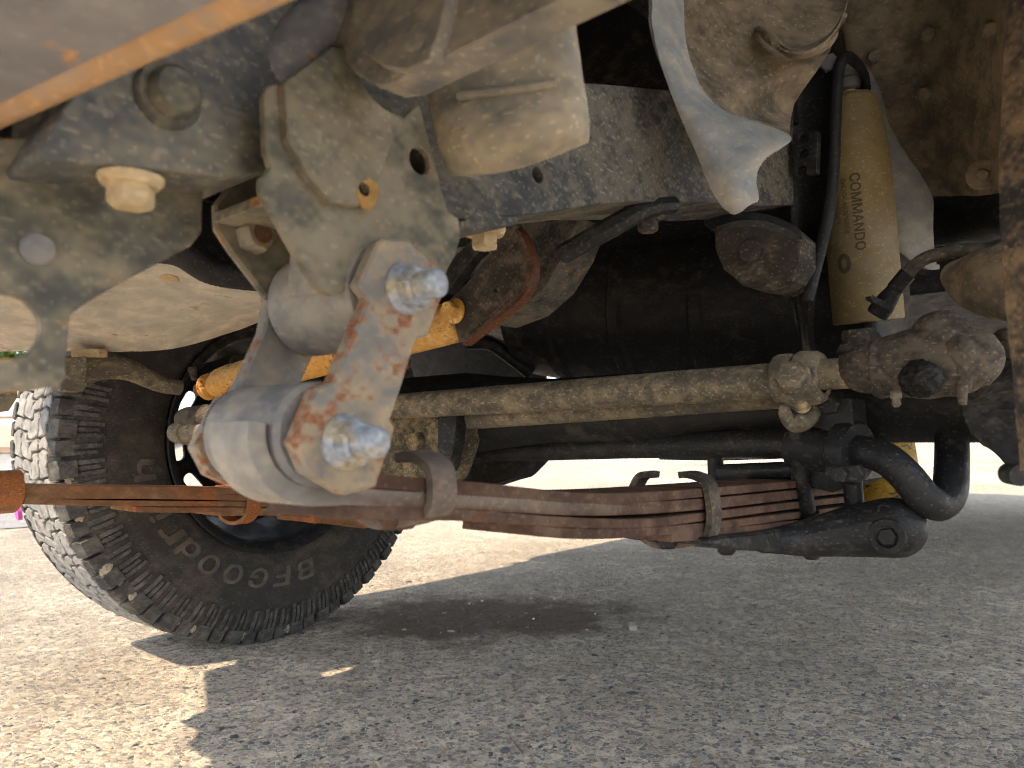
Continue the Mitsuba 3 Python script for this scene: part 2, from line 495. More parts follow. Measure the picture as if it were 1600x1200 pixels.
def bolt(parent, p, d, af, h, wr=0, wh=0.0, tr=0, tl=0.0, mat='rod', bsdf='grime_metal', turn=0.0, name='bolt', label=None):
    """A hexagon head or nut on its washer, with thread showing beyond it."""
    d = np.asarray(d, float) / np.linalg.norm(d)
    ms = []
    if wr:
        ms.append(washer(p, d, wr, wh))
    ms.append(hexnut(p + d * wh * .9, d, af, h, turn))
    if tr:
        ms.append(thread(p + d * (wh + h * .8), d, tr, tl))
    return add(name, join(ms), mat, parent, label=label, bsdf=bsdf, angle=30)


X, Y, Z = np.eye(3)

# ================================================================== the truck
labels['truck'] = {'label': 'dusty off-road truck seen from below at its front suspension, parked on concrete', 'category': 'truck'}
TR = 'truck'

# ---- bodywork above: bumper, bonnet, floor, sills
b = add('bumper', None, None, TR, label='grey steel bumper underside with rusty orange lip')
ea, eb = PA(0, 178, 2, .4895), PA(440, -26, 2, .4895)
ed = (eb - ea) / (eb[1] - ea[1])
edge = [(y, ea[0] + ed[0] * (y - ea[1])) for y in (-.34, .0, .185, .348, .52)] + [(.70, .066), (.90, .14), (1.27, .30)]
front = [(1.27, .228), (.90, .047), (.65, -.04), (.3, -.055), (-.1, -.03), (-.34, .05)]
add('underside', slab2(Polygon(edge + front), *frame('Z', .487), .006, rim=.030, seg=.012, r=.002), 'bumper', b, edge=2.6)
add('lip', tube([np.array([x - .002, y, .4895]) for y, x in edge], .0058, n=80), 'lip', b, label='rusty orange bumper lip')
fr = LineString([(y, x + .006) for y, x in front[::-1]]).buffer(.006, cap_style=2)
add('face', slab2(fr, *frame('Z', .4935), .19, seg=.05), 'bumper', b)
body = add('body', None, None, TR)
add('bonnet', slab2(Polygon([(-.3, .1), (.0, .0), (.98, .0), (1.05, .10), (1.34, .26), (1.6, .62), (1.6, 1.45), (-.3, 1.45)]), *frame('Z', 1.02), .02, seg=.5), 'black', body)
add('grille_panel', slab2(Polygon([(-1.0, .50), (.30, .50), (.30, 1.018), (-1.0, 1.018)]).difference(Polygon([(-.985, .885), (-.935, .885), (-.935, .94), (-.985, .94)])), *frame('X', .06), .012, seg=.1), 'black', body)
for pa in ([(1.002, .066), (1.10, .15), (1.114, .160)], [(1.156, .188), (1.22, .23), (1.34, .34)]):
    add('corner_panel', slab2(LineString(pa).buffer(.006, cap_style=2), *frame('Z', .68), .23, seg=.05), 'black', body)
cs = LineString([(1.002, .066), (1.10, .15), (1.22, .23), (1.34, .34)]).buffer(.006, cap_style=2)
add('corner_panel', slab2(cs, *frame('Z', .50), .179, seg=.05), 'black', body)
add('corner_panel', slab2(cs, *frame('Z', .911), .108, seg=.05), 'black', body)
add('cab', slab2(Polygon([(1.45, .60), (4.3, .60), (4.3, 1.0), (2.6, 1.0), (2.5, 1.75), (1.75, 1.72), (1.45, 1.05)]), *frame('Y', -.3), 1.9, seg=.5), 'black', body)
for y in (-.31, 1.565):
    add('wing', slab2(Polygon([(.34, .62), (.38, .62), (.42, .72), (.6, .80), (1.0, .80), (1.2, .70), (1.30, .58), (1.46, .58), (1.46, 1.016), (.60, 1.016)]),
                      *frame('Y', y), .02, seg=.4), 'black', body)
    add('sill', slab2(Polygon([(1.35, .58), (4.4, .58), (4.4, .66), (1.35, .66)]), *frame('Y', y), .03, seg=.4), 'black', body)

# ---- chassis rail
rail = add('chassis_rail', None, None, TR, label='grimy painted chassis rail with dried mud')
rail_top = [(-90, -60), (160, -60), (330, -60), (470, -30)]
pts = [(112, 150), (62, 232), (62, 246), (190, 262), (300, 270), (350, 276), (420, 268), (470, 230), (470, -60), (130, -60)]
fs_ = Polygon(flat2d(pts, 'Y', .300)).buffer(0)
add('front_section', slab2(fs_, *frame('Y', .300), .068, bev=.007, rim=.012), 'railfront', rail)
# the underside plates that hang below the front section
gp = [(-90, 215), (40, 215), (200, 270), (318, 290), (316, 362), (300, 384), (200, 436), (128, 478), (110, 492), (104, 560), (104, 590), (92, 603), (40, 611), (-90, 618)]
g = add('gusset_plate', plate(gp, 'Y', .335, .006, holes=[(8, 509, .0125)], bev=.0015), 'hanger', TR, label='green-grey gusset plate with round hole and spot weld', edge=.45)
add('weld_plug', washer(PA(59, 389, 1, .3345), -Y, .0066, .0018, .85), 'eye', g)
# bolts on the rail
p = PA(262, 150, 1, .2995)
fb = add('rail_bolt', None, None, TR, label='domed flange bolt head on the rail side')
add('washer', washer(p, -Y, .0135, .0035, .92), 'hanger', fb)
add('head', lathe(p - Y * .003, -Y, [(0, 0), (0, .0100), (.005, .0100), (.0075, .0082), (.0085, .004), (.0085, 0)], 28), 'hanger', fb)
p = PD(205, 277, .30)
fb = add('rail_bolt', None, None, TR, label='dusty yellow flange nut under the rail')
add('flange', washer(p, -Z, .0120, .0038, .86), 'dirtbolt', fb)
add('head', hexnut(p - Z * .003, -Z, .0150, .0090, .3), 'dirtbolt', fb)

# rail behind the hanger, arching up over the axle
pts = [(560, 60), (660, 60), (700, 118), (800, 128), (930, 130), (1040, 140), (1140, 150), (1240, 168), (1240, 320), (1160, 322), (1120, 316), (1045, 316), (985, 314), (930, 320), (870, 329), (810, 336), (722, 342), (640, 346), (560, 348)]
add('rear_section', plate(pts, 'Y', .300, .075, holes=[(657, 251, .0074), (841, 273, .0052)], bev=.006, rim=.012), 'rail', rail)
hole_bolt = add('inner_bolt', hexnut(PA(659, 254, 1, .318), -Y, .009, .006), 'leaf', rail)

# ---- spring hanger bracket
hg = add('spring_hanger', None, None, TR, label='dusty pressed-steel spring hanger bracket, rust round its small hole')
front_pl = [(412, 150), (418, 134), (450, 127), (480, 100), (520, 70), (538, 72), (556, 112), (580, 150), (602, 170), (632, 184), (656, 160), (700, 330), (718, 342), (720, 372), (712, 400), (700, 420),
            (690, 450), (660, 470), (600, 470), (540, 455), (520, 462), (498, 452), (470, 410), (420, 322), (409, 300), (408, 278), (424, 262), (416, 235)]
add('front_plate', plate(front_pl, 'Y', .280, .0045, holes=[(570, 296, .0030), (657, 251, .0068)], bev=.0014), 'hanger', hg, edge=.45)
# the raised pressed channel on the front plate
ch = [(445, 128), (484, 98), (520, 72), (538, 74), (556, 114), (580, 152), (602, 171), (628, 186), (600, 260), (580, 310), (560, 322), (520, 318), (480, 270), (450, 215)]
add('pressing', plate(ch, 'Y', .2745, .0065, holes=[(570, 296, .0032)], bev=.0055, rim=.007), 'hanger', hg, edge=.2)
hl = Polygon(flat2d([(559, 292), (566, 282), (578, 279), (590, 287), (592, 300), (588, 318), (578, 330), (568, 326), (562, 318), (558, 306)], 'Y', .2741))
hl = hl.difference(Point(*flat2d([(570, 296)], 'Y', .2741)[0]).buffer(.0030))
add('rust_stain', slab2(hl, *frame('Y', .2741), .0006, bev=.0003, r=.0006), 'halo', hg, label='orange rust stain round the small hole')
add('cross_web', plate([(452, 396), (500, 384), (528, 455), (446, 466)], 'X', PA(632, 452, 1, .268)[0] - .027, .003), 'eye', hg)
rear_pl = [(336, 320), (352, 300), (362, 262), (392, 258), (430, 262), (500, 262), (600, 300), (560, 470), (446, 474), (424, 474), (412, 460), (360, 392), (338, 358)]
add('rear_plate', plate(rear_pl, 'Y', .345, .005, bev=.0014), 'hanger', hg, edge=.45)
cap = [(352, 262), (378, 256), (408, 268), (428, 268), (420, 300), (350, 300)]
add('web', slab2(Polygon([(.286, .4735), (.372, .4735), (.372, .4785), (.286, .4785)]), X * .168, Y, Z, X, .05, seg=.02) if False else
    box(np.array([.206, .314, .474]), X, Y, Z, (.05, .060, .005)), 'hanger', hg)
nutp = PA(392, 370, 1, .344)
bolt(hg, nutp, -Y, .0155, .011, .0, .0, mat='hanger', name='weld_nut', turn=.2)
add('nut_bore', lathe(nutp - Y * .0108, -Y, [(0, 0), (0, .0052), (.0006, .0050), (.0006, 0)], 20), 'leaf', hg)
# bushing tube held in the hanger
UB = PA(632, 452, 1, .268)      # upper shackle axis, near face
LB = PA(538, 691, 1, .268)      # lower shackle axis, near face
add('bush_tube', lathe(np.array([UB[0], .2785, UB[2]]), Y, [(0, 0), (0, .0235), (.003, .0255), (.063, .0255), (.066, .0235), (.066, 0)], 40), 'eye', hg)

# ---- shackle
sh = add('shackle', None, None, TR, label='worn grey spring shackle with rust spots and two big nuts')
fp = [(589, 380), (598, 372), (639, 374), (682, 412), (697, 440), (694, 459), (669, 526), (652, 530), (626, 612), (611, 657), (619, 669), (606, 710), (589, 761), (540, 774), (480, 740), (459, 691), (495, 605), (521, 597), (577, 466), (562, 444)]
add('plate', plate(fp, 'Y', .268, .0085, bev=.0013), 'shackle', sh, label='near shackle plate, rust spotted', edge=.45)
rp = [(418, 485), (412, 519), (379, 590), (364, 618), (347, 620), (304, 699), (326, 742), (345, 751), (400, 775), (455, 752), (480, 690), (487, 640), (470, 600), (488, 560), (540, 470), (545, 440), (530, 410), (460, 400), (420, 440)]
add('plate', plate(rp, 'Y', .3455, .0085, bev=.0013), 'shackle', sh, label='far shackle plate in shade', edge=.45)
for c, nm in ((UB, 'upper'), (LB, 'lower')):
    nt = add('nut', join([washer(c, -Y, .0120, .0050, .78), hexnut(c - Y * .0042, -Y, .0172, .0080, .35 if nm == 'lower' else .1)]), 'eye', sh, bsdf='zinc', angle=30)
    add('bolt_thread', thread(c - Y * .0115, -Y, .0066, .0115), 'eye', sh, bsdf='zinc', angle=30)

# ---- near leaf spring
Y0, Y1 = .283, .3415
sp = add('leaf_spring', None, None, TR, label='rust-brown near leaf spring pack under the axle', group='leaf springs of the truck')
add('bush', lathe(np.array([LB[0] - .003, .2795, LB[2] + .0035]), Y, [(0, 0), (0, .0205), (.002, .0228), (.0590, .0228), (.0610, .0205), (.0610, 0)], 40), 'eye', sp, label='bluish bush in the spring eye')
cx, cz = LB[0] - .004, LB[2] + .005


def tp(px, py):
    q = PA(px, py, 1, Y0)
    return q[0], q[2]


def arc(cx, cz, r, a0, a1, n=24):
    return [(cx + r * math.cos(math.radians(a)), cz + r * math.sin(math.radians(a))) for a in np.linspace(a0, a1, n)]


# main leaf: rolled eye, then back to the axle
e = arc(cx, cz, .0175, 80, 285, 40)
c0 = [tp(640, 756), tp(719, 761), tp(860, 775), tp(900, 778), tp(1000, 777), tp(1097, 770), tp(1240, 757), tp(1390, 744)]
path = e + [(cx + .020, cz - .0263)] + c0
from scipy.interpolate import splprep, splev


def smooth_path(p, n=90):
    p = np.array(p)
    tck, _ = splprep(p.T, s=0, k=2)
    return np.array(splev(np.linspace(0, 1, n), tck)).T


def leafbar(p, t, name='leaf', mat='leaf', y0=Y0, w=Y1 - Y0, parent=None):
    return add(name, slab2(LineString(p).buffer(t / 2, cap_style=2, quad_segs=6), *frame('Y', y0), w, bev=.0012, rim=.003, seg=.012, r=0.0004), mat, parent, edge=.4)


leafbar(e + list(smooth_path([(cx + .0070, cz - .0195)] + c0, 80)[2:]), .0066, parent=sp)
# second leaf with its open wrap round the eye
w = arc(cx, cz, .0280, 172, 268, 30)
c1 = [tp(620, 780), tp(719, 783), tp(860, 793), tp(900, 795), tp(1000, 794), tp(1097, 788), tp(1240, 773), tp(1380, 759)]
ws = smooth_path([(cx, cz - .0280), (cx + .012, cz - .0287)] + c1, 90)
def dull_leaf(v):
    return np.full(len(v), NAMES.index('leaf') + .85)


def grey_to_rust(v):
    t = np.clip((v[:, 0] - cx + .004 + (meshkit.fbm(v * 60, 3) - .5) * .03) / .042, 0, 1)
    return NAMES.index('leaf') + 1.5 - t


lw_ = np.vstack([w, ws[2:]])
wrapped = LineString(lw_).buffer(.0042, cap_style=2, quad_segs=6)
xs = np.array([q[0] for q in lw_]); cut = cx + .012
add('leaf', slab2(wrapped, *frame('Y', Y0), Y1 - Y0, bev=.0012, rim=.003, seg=.008, r=.0004) if False else join([
    slab2(wrapped.intersection(Polygon([(-1, -1), (cut, -1), (cut, 2), (-1, 2)])), *frame('Y', Y0), .031, bev=.0012, rim=.003, seg=.006, r=.0003),
    slab2(wrapped.intersection(Polygon([(cut - .0002, -1), (3, -1), (3, 2), (cut - .0002, 2)])), *frame('Y', Y0 + .0002), Y1 - Y0, bev=.0008, rim=.003, seg=.008, r=.0003)]),
    grey_to_rust, sp, label='second leaf with its open grey wrap round the eye', edge=.3)
c2 = [tp(530, 800), tp(640, 802), tp(710, 804), tp(860, 815), tp(900, 817), tp(1000, 818), tp(1097, 808), tp(1240, 790), tp(1380, 774)]
leafbar(smooth_path(c2), .0064, parent=sp)
c3 = [tp(836, 829), tp(900, 834), tp(1000, 832), tp(1097, 824), tp(1240, 806), tp(1360, 792)]
leafbar(smooth_path(c3), .0064, parent=sp)
c4 = [tp(1050, 839), tp(1100, 836), tp(1240, 820), tp(1340, 810)]
leafbar(smooth_path(c4), .0075, parent=sp)
for px0, px1, py in ((712, 756, 815), (836, 1090, 838)):
    pass
add('rivet', lathe(np.array([*[PA(622, 803, 1, .31)[0]], .31, PA(622, 801, 1, .31)[2]]), -Z, [(0, 0), (0, .011), (.005, .0105), (.008, .008), (.009, 0)], 24), 'leaf', sp)


def clip(px, py_top, py_bot, y0, y1, width, parent, mat, tail=.034, lift=.008, rear=True):
    a = PA(px, py_top, 1, y0); bq = PA(px, py_bot, 1, y0)
    ox = a[0]
    zt, zb = a[2], bq[2]
    t = .0052
    pa = [(-(y0 + tail), zt + lift * .4), (-(y0 + .010), zt + .001), (-(y0 + .002), zt - .004), (-y0, zt - .011), (-y0, zb + .009), (-(y0 + .003), zb + .003), (-(y0 + .009), zb),
          (-(y1 - .006), zb), (-y1, zb + .006), (-y1, zt - .008), (-(y1 - .006), zt), (-(y1 - tail * .7), zt + lift * .2)]
    P = smooth_path(pa, 80)
    return add('clip', slab2(LineString(P).buffer(t / 2, cap_style=2, quad_segs=4), X * (ox - width / 2), -Y, Z, X, width, bev=.0012, rim=.002, seg=.008, r=.0003), mat, parent, edge=.25)


clip(690, 720, 806, .279, .3455, .0165, sp, dull_leaf, lift=.003, tail=.026)
clip(1111, 747, 846, .279, .3455, .0165, sp, 'mud', lift=.005, tail=.024)

# ---- bottom spring plate, U-bolts and axle pads
pl = add('spring_plate', None, None, TR, label='black cast spring plate below the spring pack')
bp = [(1090, 845), (1130, 838), (1190, 832), (1250, 822), (1300, 820), (1300, 866), (1270, 868), (1200, 862), (1150, 860), (1110, 853)]
add('casting', plate(bp, 'Y', .272, .08, bev=.008, rim=.016, r=.003), 'black', pl)
mt = lambda px, py, x: PA(px, py, 0, x)
add('shock_mount', rough(hullmesh([(mt(1190, 847, .665), .009), (mt(1262, 841, .700), .0165), (mt(1330, 830, .720), .0225), (mt(1398, 824, .730), .0265)], .0035, 4), .0010, 40, 3), 'black', pl)
p = PA(1388, 838, 0, .7060)
add('bush_boss', join([lathe(p, -X, [(0, .0095), (0, .0150), (.003, .0158), (.005, .0145), (.005, .0095)], 36)]), 'rubber', pl)
bolt(pl, p, -X, .0135, .007, mat='black', name='bolt')
for q in (PA(1043, 848, 1, .31), PA(1135, 858, 1, .30), PA(1268, 866, 0, .72)):
    add('stud', lathe(q + Z * .004, -Z, [(0, 0), (0, .0078), (.006, .0075), (.0085, .005), (.009, 0)], 20), 'black', pl)
ub = add('u_bolt', None, None, TR, label='black U-bolts clamping the spring to the axle')
add('leg', tube([PA(1243, 655, 1, .279), PA(1252, 740, 1, .279), PA(1265, 815, 1, .279)], .0078, n=14), 'black', ub)
add('leg', tube([PA(1328, 700, 0, .74), PA(1336, 800, 0, .74)], .0085), 'black', ub)
add('leg', tube([PD(1117, 700, .86), PD(1119, 756, .86)], .0088), 'black', ub)
add('collar', lathe(PA(1262, 800, 1, .279), (PA(1265, 815, 1, .279) - PA(1258, 780, 1, .279)), [(0, 0), (0, .0115), (.010, .0105), (.010, 0)], 6), 'black', ub)

# ---- axle
AX, AZ = .80, .400
ax = add('axle', None, None, TR, label='dark front axle housing behind the tie rod')
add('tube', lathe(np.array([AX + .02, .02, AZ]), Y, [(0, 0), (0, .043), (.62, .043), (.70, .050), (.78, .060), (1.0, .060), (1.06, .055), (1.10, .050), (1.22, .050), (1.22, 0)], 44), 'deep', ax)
# cast pad between the tube and the spring
add('spring_pad', plate([(1126, 700), (1250, 694), (1250, 716), (1126, 720)], 'Y', .40, .08, bev=.004), 'black', ax)
add('spring_pad', plate([(1230, 690), (1342, 690), (1342, 752), (1300, 770), (1236, 752)], 'X', .745, .08, bev=.006), 'black', ax)
add('pad_rib', tube([PD(1125, 738, .82), PD(1240, 734, .76)], .0085), 'black', ax)
# drop from the axle on its far side, with its cover bolts
hp = [(560, 630), (640, 626), (706, 632), (716, 660), (708, 700), (690, 750), (660, 775), (600, 770), (560, 760)]
add('diff_cover', rough(plate(hp, 'X', .735, .05, bev=.012, rim=.02), .003, 40, 3, .012), 'grime', ax)
bolt(ax, PA(653, 690, 0, .733), -X, .0245, .012, mat='grime', name='cover_bolt', turn=.4)
add('cover_rib', plate([(684, 640), (714, 640), (710, 690), (700, 735), (684, 745)], 'X', .728, .02, bev=.004), 'black', ax)
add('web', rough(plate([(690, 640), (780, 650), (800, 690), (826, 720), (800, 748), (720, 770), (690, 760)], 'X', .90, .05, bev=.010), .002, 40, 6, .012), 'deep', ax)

# ---- tie rod and its end
tr = add('tie_rod', None, None, TR, label='long dusty tie rod with clamp and mud-caked ball joint')
def rodpt(px, py): return PA(px, py, 0, .70)
A, Bp = rodpt(560, 639), rodpt(1222, 595)
add('tube', tube([Bp, A], .0172, n=40), 'rod', tr)
axd = (Bp - A) / np.linalg.norm(Bp - A)
add('thread', lathe(rodpt(1278, 586), axd, [(0, 0), (0, .0128)] + [(k * .0022 + d, .0128 + (.0009 if d else 0)) for k in range(14) for d in (.0004, .0013)] + [(.034, .0128), (.034, 0)], 30), 'rod', tr)
cb = rodpt(1246, 592)
add('clamp', join([lathe(cb - axd * .018, axd, [(0, .0165), (0, .0225), (.003, .0238), (.013, .0238), (.016, .0225), (.016, .0165)], 36),
                   lathe(cb + axd * .002, axd, [(0, .0150), (0, .0235), (.003, .0250), (.017, .0240), (.021, .0215), (.021, .0140)], 36)]), 'rod', tr)
cbolt = PD(1240, 596, .700)
bd = PD(1252, 640, .70) - PD(1236, 585, .655); bd /= np.linalg.norm(bd)
add('clamp_lug', hullmesh([(PD(1246, 606, .712), .014), (PD(1250, 622, .70), .0125), (PD(1240, 608, .69), .013)], .003), 'rod', tr)
cb2 = PD(1238, 590, .664); cd2 = EYE - cb2; cd2 = cd2 / np.linalg.norm(cd2) + .25 * Z - .25 * RIGHT
add('clamp_bolt', join([washer(cb2 - cd2 * .002, cd2, .0152, .005, .92), hexnut(cb2 + cd2 * .002, cd2, .0225, .0085, .3)]), 'rod', tr, angle=25)
add('clamp_stud', thread(PD(1250, 622, .69), bd, .0072, .016), 'dirtbolt', tr)
lp = spline([PD(1226, 632, .70), PD(1228, 650, .705), PD(1243, 662, .71), PD(1262, 655, .712), PD(1276, 632, .712), PD(1282, 608, .71)], 40)
add('clamp_loop', tube(lp, [.005, .0060, .0085, .0080, .0065, .005], sides=16, n=40), 'rod', tr)
add('clamp_tip', hullmesh([(PD(1252, 656, .70), .0062), (PD(1259, 661, .70), .0055)], .002), 'rod', tr)
# ball joint
bj = [(rodpt(1338, 578), .0172), (rodpt(1352, 576), .0215), (rodpt(1392, 572), .0255), (rodpt(1445, 566), .0305), (rodpt(1490, 562), .0295), (rodpt(1514, 560), .0250)]
add('ball_joint', rough(hullmesh(bj, .0035, 5), .0008, 160, 5), 'mud', tr)
add('joint_collar', rough(lathe(rodpt(1366, 576), axd, [(0, .012), (0, .0238), (.004, .0262), (.010, .0250), (.012, .012)], 36), .0008, 200, 2), 'mud', tr)
add('joint_boot', rough(hullmesh([(rodpt(1470, 530), .024), (rodpt(1474, 546), .028)], .004), .001, 120, 2), 'mud', tr)
q = PD(1447, 592, .60)
add('grease_plug', rough(hullmesh([(q, .0125), (q + FWD * .010, .015)], .002, 3), .0032, 260, 4), 'deep', tr)
add('mud_ridge', rough(hullmesh([(PD(1500, 545, .60), .011), (PD(1506, 570, .60), .0085), (PD(1503, 600, .605), .0075)], .0025), .0020, 220, 8), 'mud', tr)
add('mud_ridge', rough(hullmesh([(PD(1524, 540, .62), .014), (PD(1528, 580, .62), .012)], .003), .0030, 180, 9), 'mud', tr)
add('grease_nipple', lathe(PD(1400, 612, .60), PD(1401, 636, .602) - PD(1400, 612, .60), [(0, 0), (0, .0042), (.005, .0042), (.006, .003), (.010, .0034), (.012, .002), (.012, 0)], 14), 'rod', tr)
add('split_pin', tube([PD(1503, 602, .6), PD(1504, 632, .6)], [.0045, .003]), 'mud', tr)
q = PD(1344, 545, .70)
add('castle_nut', join([hexnut(q, PD(1341, 515, .70) - q, .0255, .018, .5), washer(q - Z * .004, Z, .020, .008, .85)]), 'mud', tr)
add('arm_boss', rough(hullmesh([(PD(1342, 556, .74), .018), (PD(1352, 545, .74), .019)], .004), .001, 120, 4), 'mud', tr)
dl = add('drag_link', tube([PA(560, 665, 0, .76), PA(760, 650, 0, .76), PA(1230, 612, 0, .76)], .0165, n=30), 'rod', TR, label='second steering rod just behind the tie rod')

# ---- sway bar
sb = add('sway_bar', None, None, TR, label='black anti-roll bar bent down into a loop')
bar = [PD(690, 745, 1.16), PD(716, 722, 1.17), PD(752, 708, 1.16), PD(850, 704, 1.09), PD(1000, 698, .95), PD(1150, 694, .82), PD(1240, 695, .755), PD(1330, 703, .70), PD(1378, 714, .672), PD(1412, 740, .66),
       PD(1442, 775, .655), PD(1466, 788, .66), PD(1483, 770, .67), PD(1487, 730, .69), PD(1487, 680, .71), PD(1484, 610, .73)]
add('bar', tube(bar, .0142, sides=28, n=170), 'black', sb)
add('bush', tube([PD(1243, 697, .752), PD(1322, 706, .706)], .0215, sides=32), 'rubber', sb)
d0 = PD(1322, 706, .706) - PD(1243, 697, .752)
add('bracket', lathe(PD(1314, 705, .709), d0, [(0, .0140), (0, .0268), (.003, .0290), (.014, .0290), (.018, .0265), (.018, .014)], 36), 'black', sb)
add('bracket_foot', plate([(1290, 728), (1340, 726), (1348, 742), (1338, 752), (1302, 754), (1286, 744)], 'X', .675, .012, bev=.002), 'black', sb)
bolt(sb, PA(1312, 741, 0, .6745), -X, .0125, .006, mat='black', name='bolt')
add('bracket_top', plate([(1262, 622), (1330, 622), (1336, 700), (1300, 676), (1262, 664)], 'X', .72, .04, bev=.004), 'black', sb)
bolt(sb, PA(1298, 632, 0, .7195), -X, .017, .008, mat='black', name='bolt')

# ---- yellow shock absorber
sk = add('shock_absorber', None, None, TR, label='yellow shock absorber tube with stamped lettering')
s0, s1, s2 = PD(1326, 152, .86), PD(1357, 503, .865), PD(1398, 752, .84)
dv = (s1 - s0); Ls = np.linalg.norm(dv); dv /= Ls
add('dust_tube', lathe(s0, dv, [(0, 0), (0, .024), (.003, .0278), (.006, .0290), (.045, .0345), (.07, .0368), (Ls - .002, .0368), (Ls, .0355), (Ls, 0)], 48), 'yellow', sk)
add('body', lathe(s1 + dv * .080, s2 - s1, [(0, 0), (0, .0315), (.105, .0315), (.118, .0295), (.124, .024), (.124, 0)], 40), 'gold', sk)
le = PA(1408, 812, 1, .33)
add('lower_eye', lathe(PD(1418, 814, .885), Y, [(0, 0), (0, .019), (.002, .021), (.05, .021), (.05, 0)], 30), 'gold', sk)
add('piston_rod', tube([s1 - dv * .02, s1 + dv * .085], .0095), 'black', sk)
add('rod', tube([s0 - dv * .035, s0 + dv * .004], .0085), 'dirtbolt', sk)
add('top_bush', lathe(s0 - dv * .032, dv, [(0, 0), (0, .0125), (.008, .0145), (.011, .011), (.013, .0145), (.023, .0125), (.026, .008), (.026, 0)], 28), 'eye', sk)


def wrap_text(txt, height, up, side_deg, s_start, R, bold=True):
    """Lettering laid round the shock tube: reads along the tube's axis."""
    t = meshkit.text_mesh(txt, height, .0005, bold)
    import trimesh
    v, f = trimesh.remesh.subdivide_to_size(np.array(t.vertices), np.array(t.faces), .004, max_iter=8)
    out = EYE - s0
    a = out - dv * (out @ dv); a /= np.linalg.norm(a)          # towards the eye
    bb = np.cross(dv, a)                                       # to the picture's left or right
    if bb @ RIGHT < 0:
        bb = -bb
    ang = math.radians(side_deg) + v[:, 1] / R
    rad = R + v[:, 2] - .0001
    w = s0 + dv * (s_start + v[:, 0])[:, None] + rad[:, None] * (np.cos(ang)[:, None] * a + np.sin(ang)[:, None] * bb)
    e = np.cross(w[f[:, 1]] - w[f[:, 0]], w[f[:, 2]] - w[f[:, 0]])
    return w, f, np.full(len(w), .2)


Rt = .0368
add('lettering', wrap_text('COMMANDO', .0098, 1, -9, .090, Rt), 'print', sk)
add('lettering', wrap_text('SHOCK ABSORBER', .0048, 1, -24, .094, Rt, False), 'print', sk)
add('lettering', wrap_text('MADE IN AUSTRALIA', .0032, 1, -36, .096, Rt, False), 'print', sk)
oc = np.array([[math.cos(t), math.sin(t)] for t in np.linspace(0, 2 * math.pi, 40, endpoint=False)])
ringv = np.vstack([oc * [.0110, .0075], oc * [.0055, .0032]])
k = np.arange(40); k2 = np.roll(k, -1)
rf = np.vstack([np.stack([k, k2, k2 + 40], 1), np.stack([k, k2 + 40, k + 40], 1)])
out = EYE - s0; aa = out - dv * (out @ dv); aa /= np.linalg.norm(aa); bb = np.cross(dv, aa); bb = bb if bb @ RIGHT > 0 else -bb
angs = math.radians(-31) + ringv[:, 1] / Rt
def onshock(h): return s0 + dv * (.185 + ringv[:, :1]) + (Rt + h) * (np.cos(angs)[:, None] * aa + np.sin(angs)[:, None] * bb)
vv = np.vstack([onshock(.0005), onshock(-.0003)])
rfs = np.vstack([rf, np.stack([k, k2, k2 + 80], 1), np.stack([k, k2 + 80, k + 80], 1), np.stack([k + 40, k2 + 40, k2 + 120], 1), np.stack([k + 40, k2 + 120, k + 120], 1)])
add('oval_mark', (vv, rfs, np.full(160, .2)), 'print', sk)

# ---- shock tower and trim
st = add('shock_tower', None, None, TR, label='black shock tower with rubber edge trim and slotted bracket')
add('side_plate', patch([[(1240, 96, .84), (1275, 92, .83), (1312, 92, .80)], [(1232, 200, .84), (1270, 205, .83), (1306, 205, .80)], [(1236, 340, .85), (1265, 340, .84), (1296, 330, .80)], [(1240, 450, .86), (1255, 450, .85), (1268, 450, .81)], [(1256, 560, .90), (1262, 560, .89), (1270, 560, .87)]], .006), 'black', st)
add('edge_trim', tube([PD(1262, 470, .80), PD(1284, 380, .80), PD(1299, 300, .80), PD(1304, 220, .80), PD(1308, 130, .80), PD(1315, 96, .80), PD(1327, 90, .81), PD(1344, 106, .83), PD(1354, 130, .85), PD(1357, 180, .87)], [.0055, .006, .006, .006, .006, .006, .006, .005, .004, .003], n=90), 'rubber', st)
add('hood', patch([[(1312, 108, .84), (1324, 96, .85), (1345, 108, .86), (1354, 140, .87)], [(1312, 130, .88), (1326, 118, .90), (1344, 125, .90), (1354, 155, .89)], [(1312, 160, .90), (1328, 158, .92), (1344, 168, .91), (1356, 190, .89)]], .004), 'mud', st)
add('slotted_bracket', plate([(1238, 206), (1278, 204), (1276, 270), (1240, 276)], 'X', .785, .010, holes=[(1256, 216, .0052), (1255, 240, .0052), (1253, 266, .0052)], bev=.002), 'black', st)
bolt(st, PD(1298, 102, .82), PD(1290, 88, .79) - PD(1298, 102, .82), .017, .014, mat='eye', name='bolt')

